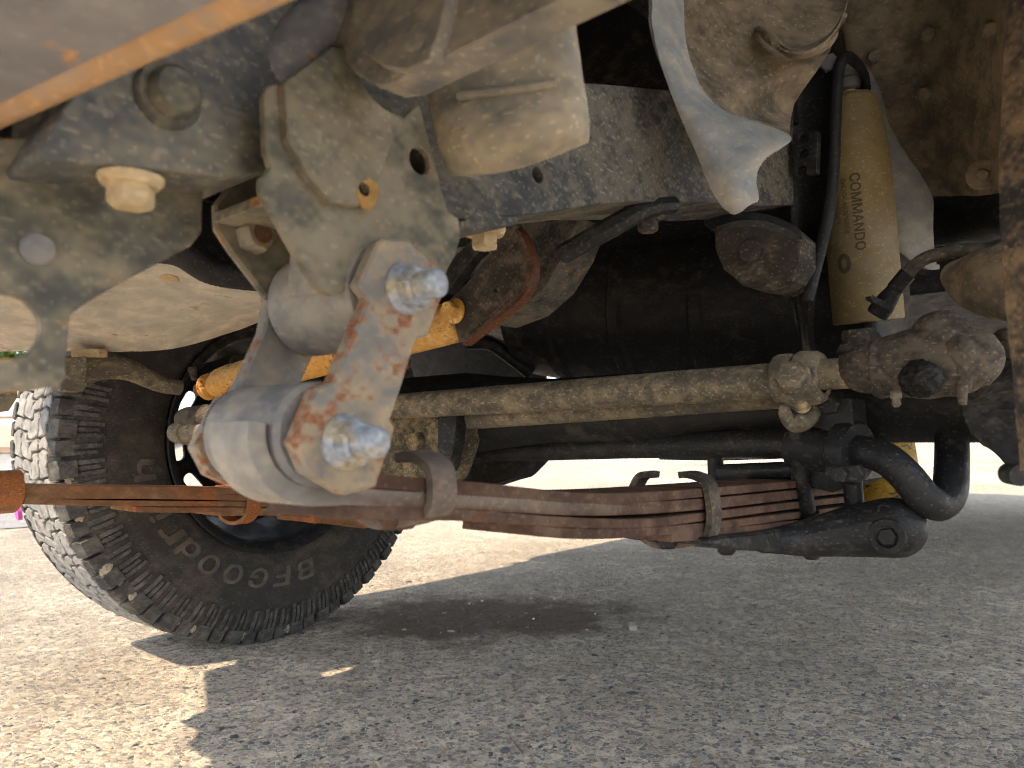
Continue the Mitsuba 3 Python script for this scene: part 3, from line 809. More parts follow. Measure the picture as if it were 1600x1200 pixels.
# ---- torn inner guard sheet
gd = add('torn_guard', None, None, TR, label='torn grey plastic splash sheet hanging with a pointed tip')
add('pale_sheet', patch([
    [(1022, -30, .56), (1046, -30, .575), (1068, -30, .60)],
    [(1020, 40, .56), (1046, 40, .575), (1070, 50, .60)],
    [(1030, 90, .56), (1058, 95, .57), (1080, 100, .60)],
    [(1046, 140, .56), (1076, 145, .565), (1106, 150, .59)],
    [(1068, 195, .56), (1108, 185, .56), (1160, 184, .58)],
    [(1090, 245, .56), (1146, 235, .555), (1236, 214, .575)],
    [(1108, 290, .56), (1150, 275, .55), (1196, 248, .565)],
    [(1126, 320, .56), (1150, 308, .552), (1184, 296, .56)],
    [(1144, 334, .56), (1158, 331, .556), (1174, 314, .56)]], .003, 110, 50, .0012, 60, 4), 'plastic', gd)
add('brown_panel', patch([
    [(1062, -40, .61), (1130, -40, .645), (1220, -40, .68), (1330, -40, .70)],
    [(1066, 40, .61), (1130, 30, .640), (1220, 40, .665), (1318, 20, .67)],
    [(1074, 90, .605), (1130, 90, .635), (1210, 80, .655), (1300, 70, .66)],
    [(1100, 145, .60), (1150, 140, .625), (1212, 120, .645), (1288, 92, .655)],
    [(1150, 182, .595), (1180, 175, .64), (1216, 150, .66), (1262, 130, .66)],
    [(1232, 212, .60), (1234, 205, .63), (1236, 190, .66), (1240, 160, .68)]], .004, 90, 90, .004, 22, 6), 'brown', gd)
add('fold', patch([[(1186, 40, .655), (1230, 74, .64), (1284, 60, .63), (1318, 20, .635)], [(1200, 52, .63), (1236, 82, .615), (1282, 70, .61), (1316, 28, .62)], [(1220, 72, .64), (1240, 92, .635), (1282, 84, .63), (1310, 50, .64)]], .003, 40, 60, .001, 60), 'brown', gd)
bolt(gd, PD(1158, 26, .665), PD(1158, 26, .6) - PD(1158, 26, .67) + .02 * Z, .013, .008, .011, .003, mat='guard', name='bolt')

# ---- wheel-arch liner
wl = add('arch_liner', None, None, TR, label='brown dusty wheel-arch liner with clips')
add('panel', patch([
    [(1300, -60, .88), (1360, -60, .86), (1440, -60, .82), (1520, -60, .74), (1600, -60, .62)],
    [(1312, 40, .90), (1360, 40, .88), (1440, 40, .85), (1520, 40, .76), (1600, 40, .63)],
    [(1330, 130, .92), (1370, 130, .91), (1440, 130, .88), (1520, 130, .79), (1600, 130, .65)],
    [(1352, 200, .92), (1390, 200, .93), (1440, 200, .91), (1520, 205, .82), (1600, 205, .67)],
    [(1366, 260, .92), (1400, 262, .93), (1450, 265, .92), (1520, 268, .84), (1600, 262, .69)],
    [(1372, 300, .93), (1410, 306, .94), (1455, 310, .95), (1520, 306, .86), (1600, 296, .71)]], .004, 100, 100, .006, 14, 9), 'guard', wl)
add('grey_strip', patch([
    [(1336, 90, .91), (1352, 98, .90), (1366, 120, .90)],
    [(1352, 160, .90), (1368, 165, .89), (1384, 175, .89)],
    [(1362, 220, .89), (1382, 220, .88), (1404, 222, .88)],
    [(1374, 290, .89), (1410, 292, .88), (1452, 296, .885)],
    [(1384, 360, .89), (1420, 350, .88), (1458, 345, .885)],
    [(1392, 384, .89), (1424, 398, .88), (1462, 402, .885)],
    [(1424, 404, .89), (1442, 412, .88), (1464, 414, .885)]], .003, 80, 40, .001, 50, 3), 'plastic', wl)
add('rolled_edge', tube([PD(1430, 352, 1.0), PD(1520, 340, .93), PD(1640, 322, .80)], .030, n=20), 'deep', wl)
for px, py, d in ((1450, 52, .845), (1548, 46, .715), (1366, 88, .885), (1442, 146, .872)):
    c = PD(px, py, d)
    bolt(wl, c, EYE - c, .013, .009, .0085, .003, mat='guard', name='clip', turn=px)
c = PD(1535, 273, .80)
add('grommet', lathe(c, EYE - c, [(0, 0), (0, .0155), (.003, .0155), (.004, .0135), (.003, .0115), (.002, .006), (.008, .005), (.009, 0)], 30), 'guard', wl)

# ---- mud flap edge at the right
mf = add('mud_flap', patch([
    [(1578, -40, .40), (1610, -40, .385), (1680, -40, .36)],
    [(1569, 80, .40), (1604, 80, .385), (1680, 80, .36)],
    [(1562, 220, .40), (1598, 220, .385), (1680, 220, .36)],
    [(1563, 360, .40), (1600, 360, .385), (1680, 360, .36)],
    [(1573, 500, .40), (1608, 500, .385), (1680, 500, .36)],
    [(1585, 630, .40), (1616, 630, .385), (1680, 630, .36)],
    [(1594, 735, .40), (1622, 735, .385), (1680, 735, .36)]], .010, 90, 24, .0012, 40, 3), 'flap', TR, label='mud-splashed dark panel edge at far right of view')
add('edge_bolt', lathe(PD(1594, 743, .41), FWD, [(0, 0), (0, .0058), (.01, .0058), (.01, 0)], 24), 'black', mf)

# ---- steering knuckle, brake hose, caliper behind the ball joint
kn = add('steering_knuckle', None, None, TR, label='mud-caked black steering knuckle by the near wheel')
add('arm', rough(plate([(1490, 560), (1640, 560), (1640, 752), (1606, 746), (1588, 735), (1568, 722), (1548, 703), (1530, 693), (1514, 678), (1502, 650)], 'X', .745, .03, bev=.005, seg=.004), .0020, 130, 4, .005), 'deep', kn)
add('housing', rough(hullmesh([(PD(1350, 640, .80), .030), (PD(1440, 636, .76), .030), (PD(1540, 630, .72), .034)], .006), .0015, 80, 2), 'deep', kn)
add('caliper', rough(hullmesh([(PD(1500, 432, .70), .016), (PD(1530, 440, .68), .026), (PD(1570, 440, .64), .032), (PD(1640, 440, .60), .036)], .005), .0012, 60, 2), 'guard', kn)
add('knob', rough(hullmesh([(PD(1575, 540, .68), .016), (PD(1580, 545, .68), .016)], .004), .0008, 80, 2), 'mud', kn)
add('hub_face', rough(plate([(1540, 538), (1610, 538), (1610, 600), (1546, 600)], 'Y', .15, .03, bev=.005), .001, 80, 2, .008), 'mud', kn)
bh = add('brake_hose', None, None, TR, label='dusty black brake hose with clamped end')
add('hose', tube([PD(1590, 380, .66), PD(1545, 388, .68), PD(1490, 394, .70), PD(1450, 402, .715), PD(1424, 420, .725), PD(1412, 440, .73)], .0062, n=60), 'mud', bh)
add('ferrule', tube([PD(1418, 428, .728), PD(1398, 452, .735)], .0080, sides=8), 'deep', bh)
add('fitting', tube([PD(1398, 452, .735), PD(1370, 492, .745)], [.007, .009, .0105, .010], n=8), 'deep', bh)
add('tab', box(PD(1372, 474, .735), PD(1390, 486, .735) - PD(1352, 466, .735), Z, FWD, (.022, .003, .010)), 'deep', bh)

# ---- bump stop
bs = add('bump_stop', None, None, TR, label='rust-brown rounded bump stop block under the rail')
add('block', rough(plate([(1116, 360), (1160, 344), (1220, 346), (1248, 368), (1250, 410), (1236, 438), (1206, 452), (1160, 446), (1130, 420), (1118, 392)], 'X', .755, .06, bev=.012, rim=.018), .0008, 70, 3, .008), 'mud', bs)
add('boss', rough(washer(PA(1172, 392, 0, .7545), -X, .0125, .004, .85), .0006, 150), 'mud', bs)
add('saddle', patch([[(1100, 345, .74), (1180, 332, .73), (1252, 360, .72)], [(1110, 360, .73), (1180, 344, .70), (1254, 372, .70)]], .006, 12, 30), 'black', bs)

# ---- cross member brackets under the rail
cm = add('cross_member', None, None, TR, label='dark cross member hanging below the rail')
add('web', plate([(770, 352), (905, 338), (880, 400), (850, 450), (810, 486), (760, 506), (735, 470)], 'X', .60, .05, bev=.004), 'rail', cm)
add('brace', tube([PD(878, 398, .62), PD(960, 352, .60), PD(1010, 326, .60), PD(1052, 320, .62)], [.008, .0085, .008, .007], sides=8, n=30), 'black', cm)
q = PD(1012, 338, .615)
bolt(cm, q, -Z, .014, .009, .013, .004, mat='mud', name='bolt')
add('bar', plate([(696, 460), (740, 400), (800, 352), (760, 352), (690, 420)], 'X', .585, .015, bev=.003), 'black', cm)
# steering damper bracket
db = add('damper_bracket', None, None, TR, label='brown curved bracket with rusted flange holding the damper')
bpz = [(698, 472), (742, 428), (772, 380), (796, 350), (812, 350), (824, 390), (824, 425), (812, 455), (770, 490), (716, 536), (708, 500)]
add('plate', plate(bpz, 'X', .545, .005, bev=.0012, holes=[(775, 451, .0028)]), 'mud', db)
fl = flat2d([(800, 356), (812, 376), (821, 405), (822, 430), (812, 456), (786, 482), (752, 508), (716, 536)], 'X', .53)
add('flange', slab2(LineString(smooth_path(fl, 40)).buffer(.0022, cap_style=2), *frame('X', .535), .012, bev=.001, r=.0003), 'leaf', db)
bolt(db, PA(712, 486, 0, .544), -X, .017, .010, .013, .004, mat='damper', name='nut')
# bolt under rail with rubber plate
rm = add('mount_bolt', None, None, TR, label='dusty yellow bolt with plate below the rail')
add('plate', plate([(716, 348), (738, 336), (772, 334), (808, 338), (812, 350), (780, 356), (735, 362), (716, 360)], 'Y', .30, .06, bev=.002), 'rail', rm)
q = PA(757, 356, 1, .33)
add('flange', washer(q, -Z, .0135, .005, .9), 'dirtbolt', rm)
add('head', hexnut(q - Z * .0045, -Z, .0155, .009, .5), 'dirtbolt', rm)

# ---- mounting box on the rail, outrigger, cross tube
bx = add('mount_box', None, None, TR, label='dusty tan pressed box bolted outside the rail')
add('face', patch([
    [(664, 30, .40), (720, 20, .385), (800, 10, .375), (860, -10, .37), (893, -20, .375)],
    [(664, 110, .40), (715, 105, .378), (800, 85, .366), (868, 70, .362), (903, 62, .37)],
    [(668, 160, .40), (712, 152, .378), (800, 140, .366), (872, 128, .362), (910, 118, .37)],
    [(676, 200, .40), (712, 200, .372), (800, 190, .358), (880, 180, .356), (918, 168, .368)],
    [(690, 240, .40), (716, 250, .380), (800, 246, .368), (884, 226, .366), (921, 210, .374)],
    [(700, 262, .41), (722, 276, .395), (790, 266, .385), (870, 240, .382), (918, 222, .385)]], .004, 80, 90, .0010, 30, 8), 'box', bx)
add('crease', tube([PD(716, 150, .374), PD(800, 141, .364), PD(868, 130, .361)], .0022, n=12), 'box', bx)
og = add('outrigger', None, None, TR, label='grey-tan body mount arm above the spring hanger')
op = [(516, 30), (520, 66), (534, 92), (556, 116), (588, 134), (618, 130), (660, 108), (760, 58), (930, -26), (1000, -62), (1000, -110), (516, -110)]
add('arm', plate(op, 'X', .205, .017, bev=.006, rim=.010), 'arm', og, edge=.2)
add('gusset', plate([(546, -100), (550, 40), (566, 80), (598, 104), (636, 110), (670, 94), (690, 40), (716, -100)], 'X', .199, .0075, bev=.003, rim=.005), 'arm', og, edge=.2)
add('dimple', washer(PA(648, 58, 0, .199), -X, .0060, .0012, .8), 'arm', og)
add('cross_tube', tube([PD(415, 128, .36), PD(480, 70, .36), PD(640, -75, .36)], 0.0155, n=12), 'bumper', TR, label='blue-grey cross tube entering the rail')

# ---- belly pan and far-side bits
bpn = add('belly_pan', None, None, TR, label='scraped pale skid pan on the far side')
add('pan', patch([
    [(-60, 430, .74), (110, 410, .74), (230, 388, .75), (330, 420, .80), (460, 438, .83)],
    [(-60, 470, .80), (110, 452, .80), (225, 432, .81), (325, 450, .85), (460, 452, .87)],
    [(-60, 515, .88), (110, 505, .88), (220, 492, .89), (320, 488, .92), (460, 468, .95)],
    [(-60, 552, .98), (105, 549, .98), (210, 550, .98), (310, 536, 1.0), (460, 480, 1.03)]], .008, 60, 100, .0018, 14, 2), 'pan', bpn)
q = PD(266, 420, .825)
bolt(bpn, q, -Z - .3 * FWD, .020, .012, mat='dirtbolt', name='bolt')
q = PD(140, 552, .95)
add('lug', box(q, RIGHT, Z, FWD, (.034, .010, .02)), 'dirtbolt', bpn)
add('tow_hook', tube([PD(110, 590, .96), PD(150, 573, .97), PD(200, 578, 1.0), PD(250, 600, 1.04), PD(282, 606, 1.06)], [.020, .018, .014, .011, .010], n=40), 'rod', TR, label='rusty curved arm below the skid pan')
add('rail_bracket', plate([(95, 560), (135, 556), (136, 602), (130, 612), (95, 610)], 'Y', .98, .03, bev=.003), 'rod', TR)
add('far_bracket', plate([(-40, 606), (26, 600), (28, 620), (14, 642), (-40, 650)], 'Y', .92, .03, bev=.003), 'rod', TR)
add('hose', tube([PD(236, 388, .70), PD(282, 396, .70), PD(326, 422, .72), PD(372, 432, .74), PD(440, 438, .77)], .0125, n=40), 'rubber', TR, label='cracked black rubber hose over the skid pan')

# ---- orange steering damper
sd = add('steering_damper', None, None, TR, label='bright orange-yellow steering damper tube')
q0, q1 = PD(333, 603, 1.12), PD(722, 500, .88)
dd = (q1 - q0); LL = np.linalg.norm(dd); dd /= LL
add('tube', lathe(q0, dd, [(0, 0), (0, .014), (.006, .0165), (.02, .0225), (.04, .0242), (LL - .03, .0242), (LL - .002, .0235), (LL, .021), (LL, 0)], 40), 'damper', sd)
add('end_bush', lathe(q0 - dd * .016, dd, [(0, 0), (0, .0165), (.003, .019), (.006, .019), (.007, .016), (.009, .0195), (.013, .0195), (.017, .015), (.017, 0)], 30), 'damper', sd)
add('stud', lathe(q0 - dd * .034, dd, [(0, 0), (0, .0095), (.020, .0095), (.020, 0)], 20), 'farleaf', sd)
fe = add('far_tie_rod_end', None, None, TR, label='dirty rod ends beside the far wheel')
add('boot', rough(hullmesh([(PD(292, 655, 1.16), .018), (PD(330, 652, 1.13), .020), (PD(380, 650, 1.08), .018)], .005), .002, 90, 3), 'mud', fe)
add('bush', lathe(PD(276, 676, 1.17), PD(340, 676, 1.10) - PD(276, 676, 1.17), [(0, 0), (0, .0155), (.026, .0155), (.026, .0185), (.032, .0185), (.034, .015), (.09, .014), (.09, 0)], 28), 'rod', fe)

# ---- far leaf spring
fs = add('leaf_spring', None, None, TR, label='orange rusted far leaf spring in front of the far wheel', group='leaf springs of the truck')
FY = .985


def fp_(px, py):
    q = PA(px, py, 1, FY)
    return q[0], q[2]


def farleaf(top, t):
    leafbar(smooth_path([fp_(*c) for c in top], 50), t, 'leaf', 'farleaf', FY, .075, fs)


farleaf([(-45, 764), (0, 763), (110, 765), (250, 766), (400, 769), (560, 780), (640, 790), (760, 800)], .0085)
farleaf([(-45, 775), (0, 774), (110, 774), (250, 775), (400, 779), (560, 789), (640, 797), (760, 808)], .0078)
farleaf([(38, 783), (110, 785), (250, 787), (400, 788), (560, 797), (640, 803)], .0070)
farleaf([(212, 796), (300, 797), (400, 797), (500, 803), (640, 810)], .0068)
farleaf([(345, 803), (420, 802), (520, 808), (640, 816)], .0068)


def clip2(px, t0, t1, width):
    a, bq = PA(px, t0, 1, FY - .004), PA(px, t1, 1, FY - .004)
    y0, y1 = FY - .004, FY + .08
    P = [(-(y0 + .02), a[2] + .004), (-(y0 + .004), a[2]), (-y0, a[2] - .006), (-y0, bq[2] + .005), (-(y0 + .005), bq[2]), (-(y1 - .005), bq[2]), (-y1, bq[2] + .005), (-y1, a[2])]
    add('clip', slab2(LineString(smooth_path(P, 60)).buffer(.0025, cap_style=2), X * (a[0] - width / 2), -Y, Z, X, width, bev=.001, rim=.002, seg=.008, r=.0003), 'farleaf', fs)


clip2(17, 745, 786, .026)
clip2(395, 762, 806, .019)
add('plate', rough(plate([(490, 800), (540, 797), (560, 792), (640, 800), (640, 812), (590, 818), (572, 826), (520, 818), (492, 818)], 'Y', .975, .10, bev=.003), .0012, 120, 4, .01), 'farleaf', fs)

# ---- engine, gearbox and floor in the dark
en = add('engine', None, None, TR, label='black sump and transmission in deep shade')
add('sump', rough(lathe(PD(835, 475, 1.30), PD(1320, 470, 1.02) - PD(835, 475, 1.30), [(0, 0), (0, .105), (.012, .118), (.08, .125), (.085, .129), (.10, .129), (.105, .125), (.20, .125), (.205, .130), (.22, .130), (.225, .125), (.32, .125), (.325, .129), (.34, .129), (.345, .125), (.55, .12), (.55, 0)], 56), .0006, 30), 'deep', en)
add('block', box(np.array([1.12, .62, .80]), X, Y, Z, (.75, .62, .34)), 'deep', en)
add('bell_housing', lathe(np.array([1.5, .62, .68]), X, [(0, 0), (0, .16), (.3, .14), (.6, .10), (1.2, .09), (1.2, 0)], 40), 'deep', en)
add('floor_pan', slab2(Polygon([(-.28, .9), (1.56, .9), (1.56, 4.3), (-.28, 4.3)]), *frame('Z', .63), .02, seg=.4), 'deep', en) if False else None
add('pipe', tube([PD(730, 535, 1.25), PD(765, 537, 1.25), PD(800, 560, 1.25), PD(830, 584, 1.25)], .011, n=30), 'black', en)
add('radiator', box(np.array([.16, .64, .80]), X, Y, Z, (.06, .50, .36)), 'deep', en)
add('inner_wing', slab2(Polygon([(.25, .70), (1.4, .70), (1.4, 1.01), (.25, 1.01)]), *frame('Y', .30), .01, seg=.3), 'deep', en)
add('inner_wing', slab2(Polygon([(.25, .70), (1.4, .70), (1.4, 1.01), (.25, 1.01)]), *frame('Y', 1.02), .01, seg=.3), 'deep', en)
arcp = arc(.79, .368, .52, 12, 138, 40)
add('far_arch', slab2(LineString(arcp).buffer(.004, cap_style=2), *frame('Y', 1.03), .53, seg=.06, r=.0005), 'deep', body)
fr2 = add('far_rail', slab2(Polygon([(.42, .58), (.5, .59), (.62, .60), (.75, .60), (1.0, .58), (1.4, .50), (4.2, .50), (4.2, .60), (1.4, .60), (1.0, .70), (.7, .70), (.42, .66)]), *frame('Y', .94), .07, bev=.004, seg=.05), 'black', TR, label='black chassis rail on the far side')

# ---- far wheel
WX, WZ, RT = .79, .368, .370
wh = add('wheel', None, None, TR, label='all-terrain tyre on a dark steel wheel, mud in the tread')
WC = np.array([WX, 0, WZ])
yi = 1.245                                  # inner sidewall plane
prof = [(.030, .200), (.012, .208), (.004, .222), (.000, .245), (.000, .285), (.002, .2995), (.0022, .3030), (.0040, .3032), (.007, .318), (.011, .334), (.017, .345), (.028, .350), (.125, .353), (.222, .350), (.233, .345), (.239, .334),
        (.240, .320), (.248, .290), (.248, .245), (.238, .208), (.220, .200)]
add('tyre', lathe(WC + Y * yi, Y, prof, 120), 'tyre', wh, angle=30)
SHX = -1.0


def onwheel(ang, r, y):
    """Point of the wheel: ang in radians from straight down, growing towards the truck's front."""
    return np.stack([WX - r * np.sin(ang), y + 0 * r + 0 * ang, WZ - r * np.cos(ang)], -1)


def block(poly2d, r0, r1, grow=.0010, splay=0.0):
    """A tread block from an outline in (angle * R, y): a prism standing radially on the carcass, its outer wall splayed at the foot."""
    p = np.asarray(poly2d, float)
    area = np.sum(p[:, 0] * np.roll(p[:, 1], -1) - np.roll(p[:, 0], -1) * p[:, 1])
    if area < 0:
        p = p[::-1]
    n = ring_normals(p)
    m = len(p)

    def crown(y):
        return r1 - 0.16 * np.maximum(0, np.abs(y - yc) - .075)
    out = []
    for ins, k in ((-grow, 0), (0.0, 1), (.0012, 2)):
        z = p - n * ins
        y = z[:, 1]
        rad = np.full(m, r0) if k == 0 else (crown(y) - (.0013 if k == 1 else 0))
        if k == 0 and splay:
            y = np.where(np.abs(y - yc) > .096, y + np.sign(y - yc) * splay, y)
        out.append(onwheel(z[:, 0] / RT, rad, y))
    V = np.vstack(out)
    i = np.arange(m); j = np.roll(i, -1)
    F = []
    for l in range(2):
        F += [np.stack([i + l * m, j + l * m, j + (l + 1) * m], 1), np.stack([i + l * m, j + (l + 1) * m, i + (l + 1) * m], 1)]
    F.append(earcut.triangulate_float64(p, np.array([m], np.uint32)).reshape(-1, 3).astype(int) + 2 * m)
    F = np.vstack(F)
    fn = np.cross(V[F[-1, 1]] - V[F[-1, 0]], V[F[-1, 2]] - V[F[-1, 0]])
    c3 = V[F[-1, 0]] - WC
    if fn @ np.array([c3[0], 0, c3[2]]) < 0:
        F = F[:, ::-1]
    return V, F, np.concatenate([np.zeros(m), np.full(m, .6), np.full(m, 0.1)])


prof_r = np.array([q[1] for q in prof[4:12]]); prof_y = np.array([q[0] for q in prof[4:12]])
yc = yi + .124
tread, shoulder, biters, mudl = [], [], [], []
import trimesh
ico0 = trimesh.creation.icosphere(2)
iv0, if0 = np.array(ico0.vertices), np.array(ico0.faces)
NP = 36
pit = 2 * math.pi * RT / NP
for k in range(NP):
    s = k * pit
    for sgn in (-1, 1):
        o = s + (0 if sgn < 0 else pit * .5)
        Bk = lambda pts: [(o + a * pit, yc + sgn * b_) for a, b_ in pts]
        # interlocking centre blocks (two rows a side)
        tread.append(block(Bk([(.00, .003), (.16, .000), (.22, .006), (.44, .004), (.50, .014), (.64, .012), (.68, .029), (.52, .038), (.42, .033), (.30, .036), (.12, .034), (.06, .022)]), .350, .3700))
        tread.append(block(Bk([(.50, -.006), (.80, -.004), (.94, .010), (1.02, .026), (.90, .037), (.74, .033), (.72, .010), (.54, .006)]), .350, .3700))
        tread.append(block(Bk([(.06, .038), (.30, .041), (.44, .038), (.54, .044), (.68, .040), (.76, .056), (.66, .072), (.46, .074), (.36, .066), (.14, .070), (.10, .054)]), .350, .3700))
        tread.append(block(Bk([(.76, .040), (.92, .041), (1.04, .052), (1.08, .068), (.90, .077), (.74, .074), (.82, .058)]), .350, .3695))
        # shoulder lugs, long and short in turn, with a mud-filled scallop between them
        shoulder.append(block(Bk([(.03, .074), (.14, .074), (.22, .080), (.44, .078), (.50, .094), (.46, .1075), (.08, .1075), (.02, .094)]), .342, .3705, .001, .006))
        shoulder.append(block(Bk([(.58, .079), (.80, .079), (.90, .083), (.98, .082), (.96, .1015), (.60, .1015)]), .342, .3705, .001, .006))
        # ribs running down the sidewall from the lugs
        yy = yi if sgn < 0 else yi + .248
        for (c0_, c1_, rin, rout) in ((.05, .15, .306, .357), (.20, .30, .312, .357), (.35, .46, .306, .357), (.60, .70, .314, .354), (.76, .88, .308, .354)):
            ang = np.array([o + c0_ * pit, o + c1_ * pit]) / RT
            rr = np.linspace(rin, rout, 4)
            P = []
            for lay in (0, 1):
                for a_ in ang:
                    for r_ in rr:
                        dp = np.interp(r_, prof_r, prof_y) + (.004 if lay == 0 else -.0034)
                        P.append(onwheel(np.array(a_), np.array(r_), np.array(yy - sgn * dp)))
            V = np.array(P)
            id_ = np.arange(16).reshape(2, 2, 4)
            quad = []
            for c in range(3):
                quad.append([id_[1, 0, c], id_[1, 1, c], id_[1, 1, c + 1], id_[1, 0, c + 1]])
                quad.append([id_[0, 0, c], id_[1, 0, c], id_[1, 0, c + 1], id_[0, 0, c + 1]])
                quad.append([id_[0, 1, c], id_[0, 1, c + 1], id_[1, 1, c + 1], id_[1, 1, c]])
            quad.append([id_[0, 0, 0], id_[0, 1, 0], id_[1, 1, 0], id_[1, 0, 0]])
            quad.append([id_[0, 0, 3], id_[1, 0, 3], id_[1, 1, 3], id_[0, 1, 3]])
            quad = np.array(quad)
            F = np.vstack([quad[:, [0, 1, 2]], quad[:, [0, 2, 3]]])
            n0 = np.cross(V[F[0, 1]] - V[F[0, 0]], V[F[0, 2]] - V[F[0, 0]])
            if n0[1] * sgn < 0:
                F = F[:, ::-1]
            biters.append((V, F, np.full(16, .3)))
        # dried mud caught at the foot of the lugs
        for a_, sz in ((.52, rng.uniform(.6, 1.2)), (1.0, rng.uniform(.2, .9))):
            if rng.random() < .45:
                c = onwheel(np.array((o + a_ * pit) / RT), np.array(.349), np.array(yc + sgn * .101))
                v_ = iv0 * (1 + rng.uniform(-.25, .25, (len(iv0), 1))) * .0125 * sz * np.array([1.0, .55, 1.0]) + c
                mudl.append((v_, if0, np.full(len(v_), .0)))
add('tread', join(tread), 'tread', wh, label='pale worn interlocking tread blocks', angle=25)
add('shoulder_lugs', join(shoulder), 'lug', wh, angle=25)
add('side_ribs', join(biters), 'lug', wh, angle=25)
add('dried_mud', join(mudl), 'box', wh, label='tan dried mud between the tread lugs')
# raised lettering on the sidewall, tops outward
for chx, deg in zip('BFGOOdrich', (-12, -1, 10, 21.5, 32.6, 42.9, 52.4, 60.4, 68.6, 78.6)):
    t = meshkit.text_mesh(chx, .040, .0026, True)
    v = np.array(t.vertices); v[:, 0] -= (v[:, 0].min() + v[:, 0].max()) / 2
    v[:, 1] -= v[:, 1].min()
    v[:, 1] *= .034 / v[:, 1].max()
    wdt = v[:, 0].max() - v[:, 0].min()
    v[:, 0] *= (.011 if chx == 'i' else .031 if chx in 'rF' else .035) / wdt
    f = np.array(t.faces)
    v, f = trimesh.remesh.subdivide_to_size(v, f, .008, max_iter=6)
    ang = math.radians(deg) + (v[:, 0] + (v[:, 1] - .017) * .18) / .251
    w = onwheel(ang, .234 + v[:, 1], yi + .0006 - v[:, 2] + np.maximum(0, .011 - v[:, 1]) * .10)
    fn = np.cross(w[f[:, 1]] - w[f[:, 0]], w[f[:, 2]] - w[f[:, 0]])
    top = v[f][:, :, 2].min(1) > .0025
    if fn[top][:, 1].sum() > 0:
        f = f[:, ::-1]
    add('letter', (w, f, np.full(len(w), .2)), 'letter', wh, angle=30)
# rim, disc, drum
add('rim', lathe(WC + Y * (yi + .006), Y, [(.016, .196), (.004, .199), (.000, .207), (-.003, .209), (-.004, .206), (.000, .198), (.012, .189), (.030, .184), (.070, .178), (.100, .160), (.20, .160), (.22, .19), (.23, .2)], 96), 'black', wh)
disc = Point(0, 0).buffer(.170, 48).difference(Point(0, 0).buffer(.055, 24))
for k in range(10):
    a_ = k * 2 * math.pi / 10 + .12
    e_ = LineString([(.128 * math.cos(a_ - .12), .128 * math.sin(a_ - .12)), (.128 * math.cos(a_ + .12), .128 * math.sin(a_ + .12))]).buffer(.011, 8)
    disc = disc.difference(e_)
from shapely import affinity
disc = affinity.translate(disc, WX, WZ)
add('disc', slab2(disc, *frame('Y', yi + .135), .008, seg=.02), 'black', wh)
add('brake_drum', rough(lathe(WC + Y * (yi - .02), Y, [(0, 0), (0, .060), (.012, .085), (.018, .110), (.024, .118), (.05, .118), (.06, .11), (.12, .10), (.12, 0)], 56), .0012, 60, 3), 'grime', wh)
add('backing_plate', lathe(WC + Y * (yi + .004), Y, [(0, .118), (-.002, .138), (.004, .141), (.012, .141), (.012, .118)], 56), 'black', wh)
add('swivel_hub', rough(hullmesh([(np.array([WX, 1.10, WZ]), .070), (np.array([WX, 1.21, WZ]), .060)], .01), .002, 50, 3), 'grime', wh)
add('bracket_loop', lathe(PD(372, 570, 1.24), PD(372, 570, 1.24) - PD(300, 590, 1.34) - .1 * Y, [(0, .006), (0, .016), (.006, .016), (.006, .006)], 24), 'mud', wh)
add('bleed_nipple', tube([PD(300, 574, 1.25), PD(304, 594, 1.25)], [.007, .006, .004], n=6), 'mud', wh)
add('paint_mark', lathe(onwheel(np.array(1.24), np.array(.3655), np.array(yi + .238)), [-.95, .1, -.2], [(0, 0), (0, .016), (.006, .015), (.006, 0)], 16), 'pink', wh, label='pink paint mark on the tyre shoulder')

# ================================================================== ground and surroundings
STAIN = PA(735, 965, 2, 0.0)


def ground_color(p, n, uv):
    d1, d2, r = voronoi(p.x * 125, p.y * 125)
    e1, e2, r2 = voronoi(p.x * 210 + 5, p.y * 210)
    big = fbm(p.x * 2.1, p.y * 2.1, 0, 3)
    med = fbm(p.x * 22, p.y * 22, 0, 3)
    fine = noise(p.x * 700, p.y * 700)
    matrix = mix((.53, .458, .362), (.66, .575, .462), med) * (0.72 + .5 * fine)
    stone = mix((.15, .145, .145), (.46, .41, .35), smoothstep(.15, .9, r))
    stone = dr.select(r > .95, mi.Color3f(.38, .255, .155), stone)
    stone = dr.select(r < .10, mi.Color3f(.10, .115, .14), stone)
    m1 = smoothstep(.06, .16, d2 - d1) * smoothstep(.30, .36, noise(p.x * 125 * .9 + 30, p.y * 125 * .9))
    c = matrix * (1 - m1 * .8) + stone * (m1 * .8)
    m2 = smoothstep(.58, .70, r2) * smoothstep(.42, .30, e1)
    c = c * (1 - m2 * .55) + mix((.10, .10, .10), (.32, .27, .2), cell(r2)) * (m2 * .55)
    c = c * (.70 + .60 * big) * (0.86 + .28 * med)
    # an oil stain with a ragged edge
    u = (p.x - STAIN[0]) * 0.66 - (p.y - STAIN[1]) * 0.75
    v = (p.x - STAIN[0]) * 0.75 + (p.y - STAIN[1]) * 0.66
    q = dr.sqrt(dr.square(u / .37) + dr.square(v / .22)) + (med - .5) * .5 + (big - .5) * .6
    st = smoothstep(1.05, .55, q)
    return c * (1 - st * .80) + mi.Color3f(.105, .072, .054) * (st * .80)


def cell(x):
    return dr.clip((x - .58) / .42, 0, 1)


def ground_bump(p, n, uv):
    d1, d2, r = voronoi(p.x * 125, p.y * 125)
    a = smoothstep(.0, .30, d2 - d1) * (.4 + r)
    return a * .9 + fbm(p.x * 320, p.y * 320, 0, 2) * .9


scene['concrete'] = {'type': 'bumpmap', 'scale': 0.0022, 'tex': mikit.proc(ground_bump, 9e-4),
                     'bsdf': {'type': 'principled', 'base_color': mikit.proc(ground_color), 'roughness': 0.92, 'specular': 0.3}}


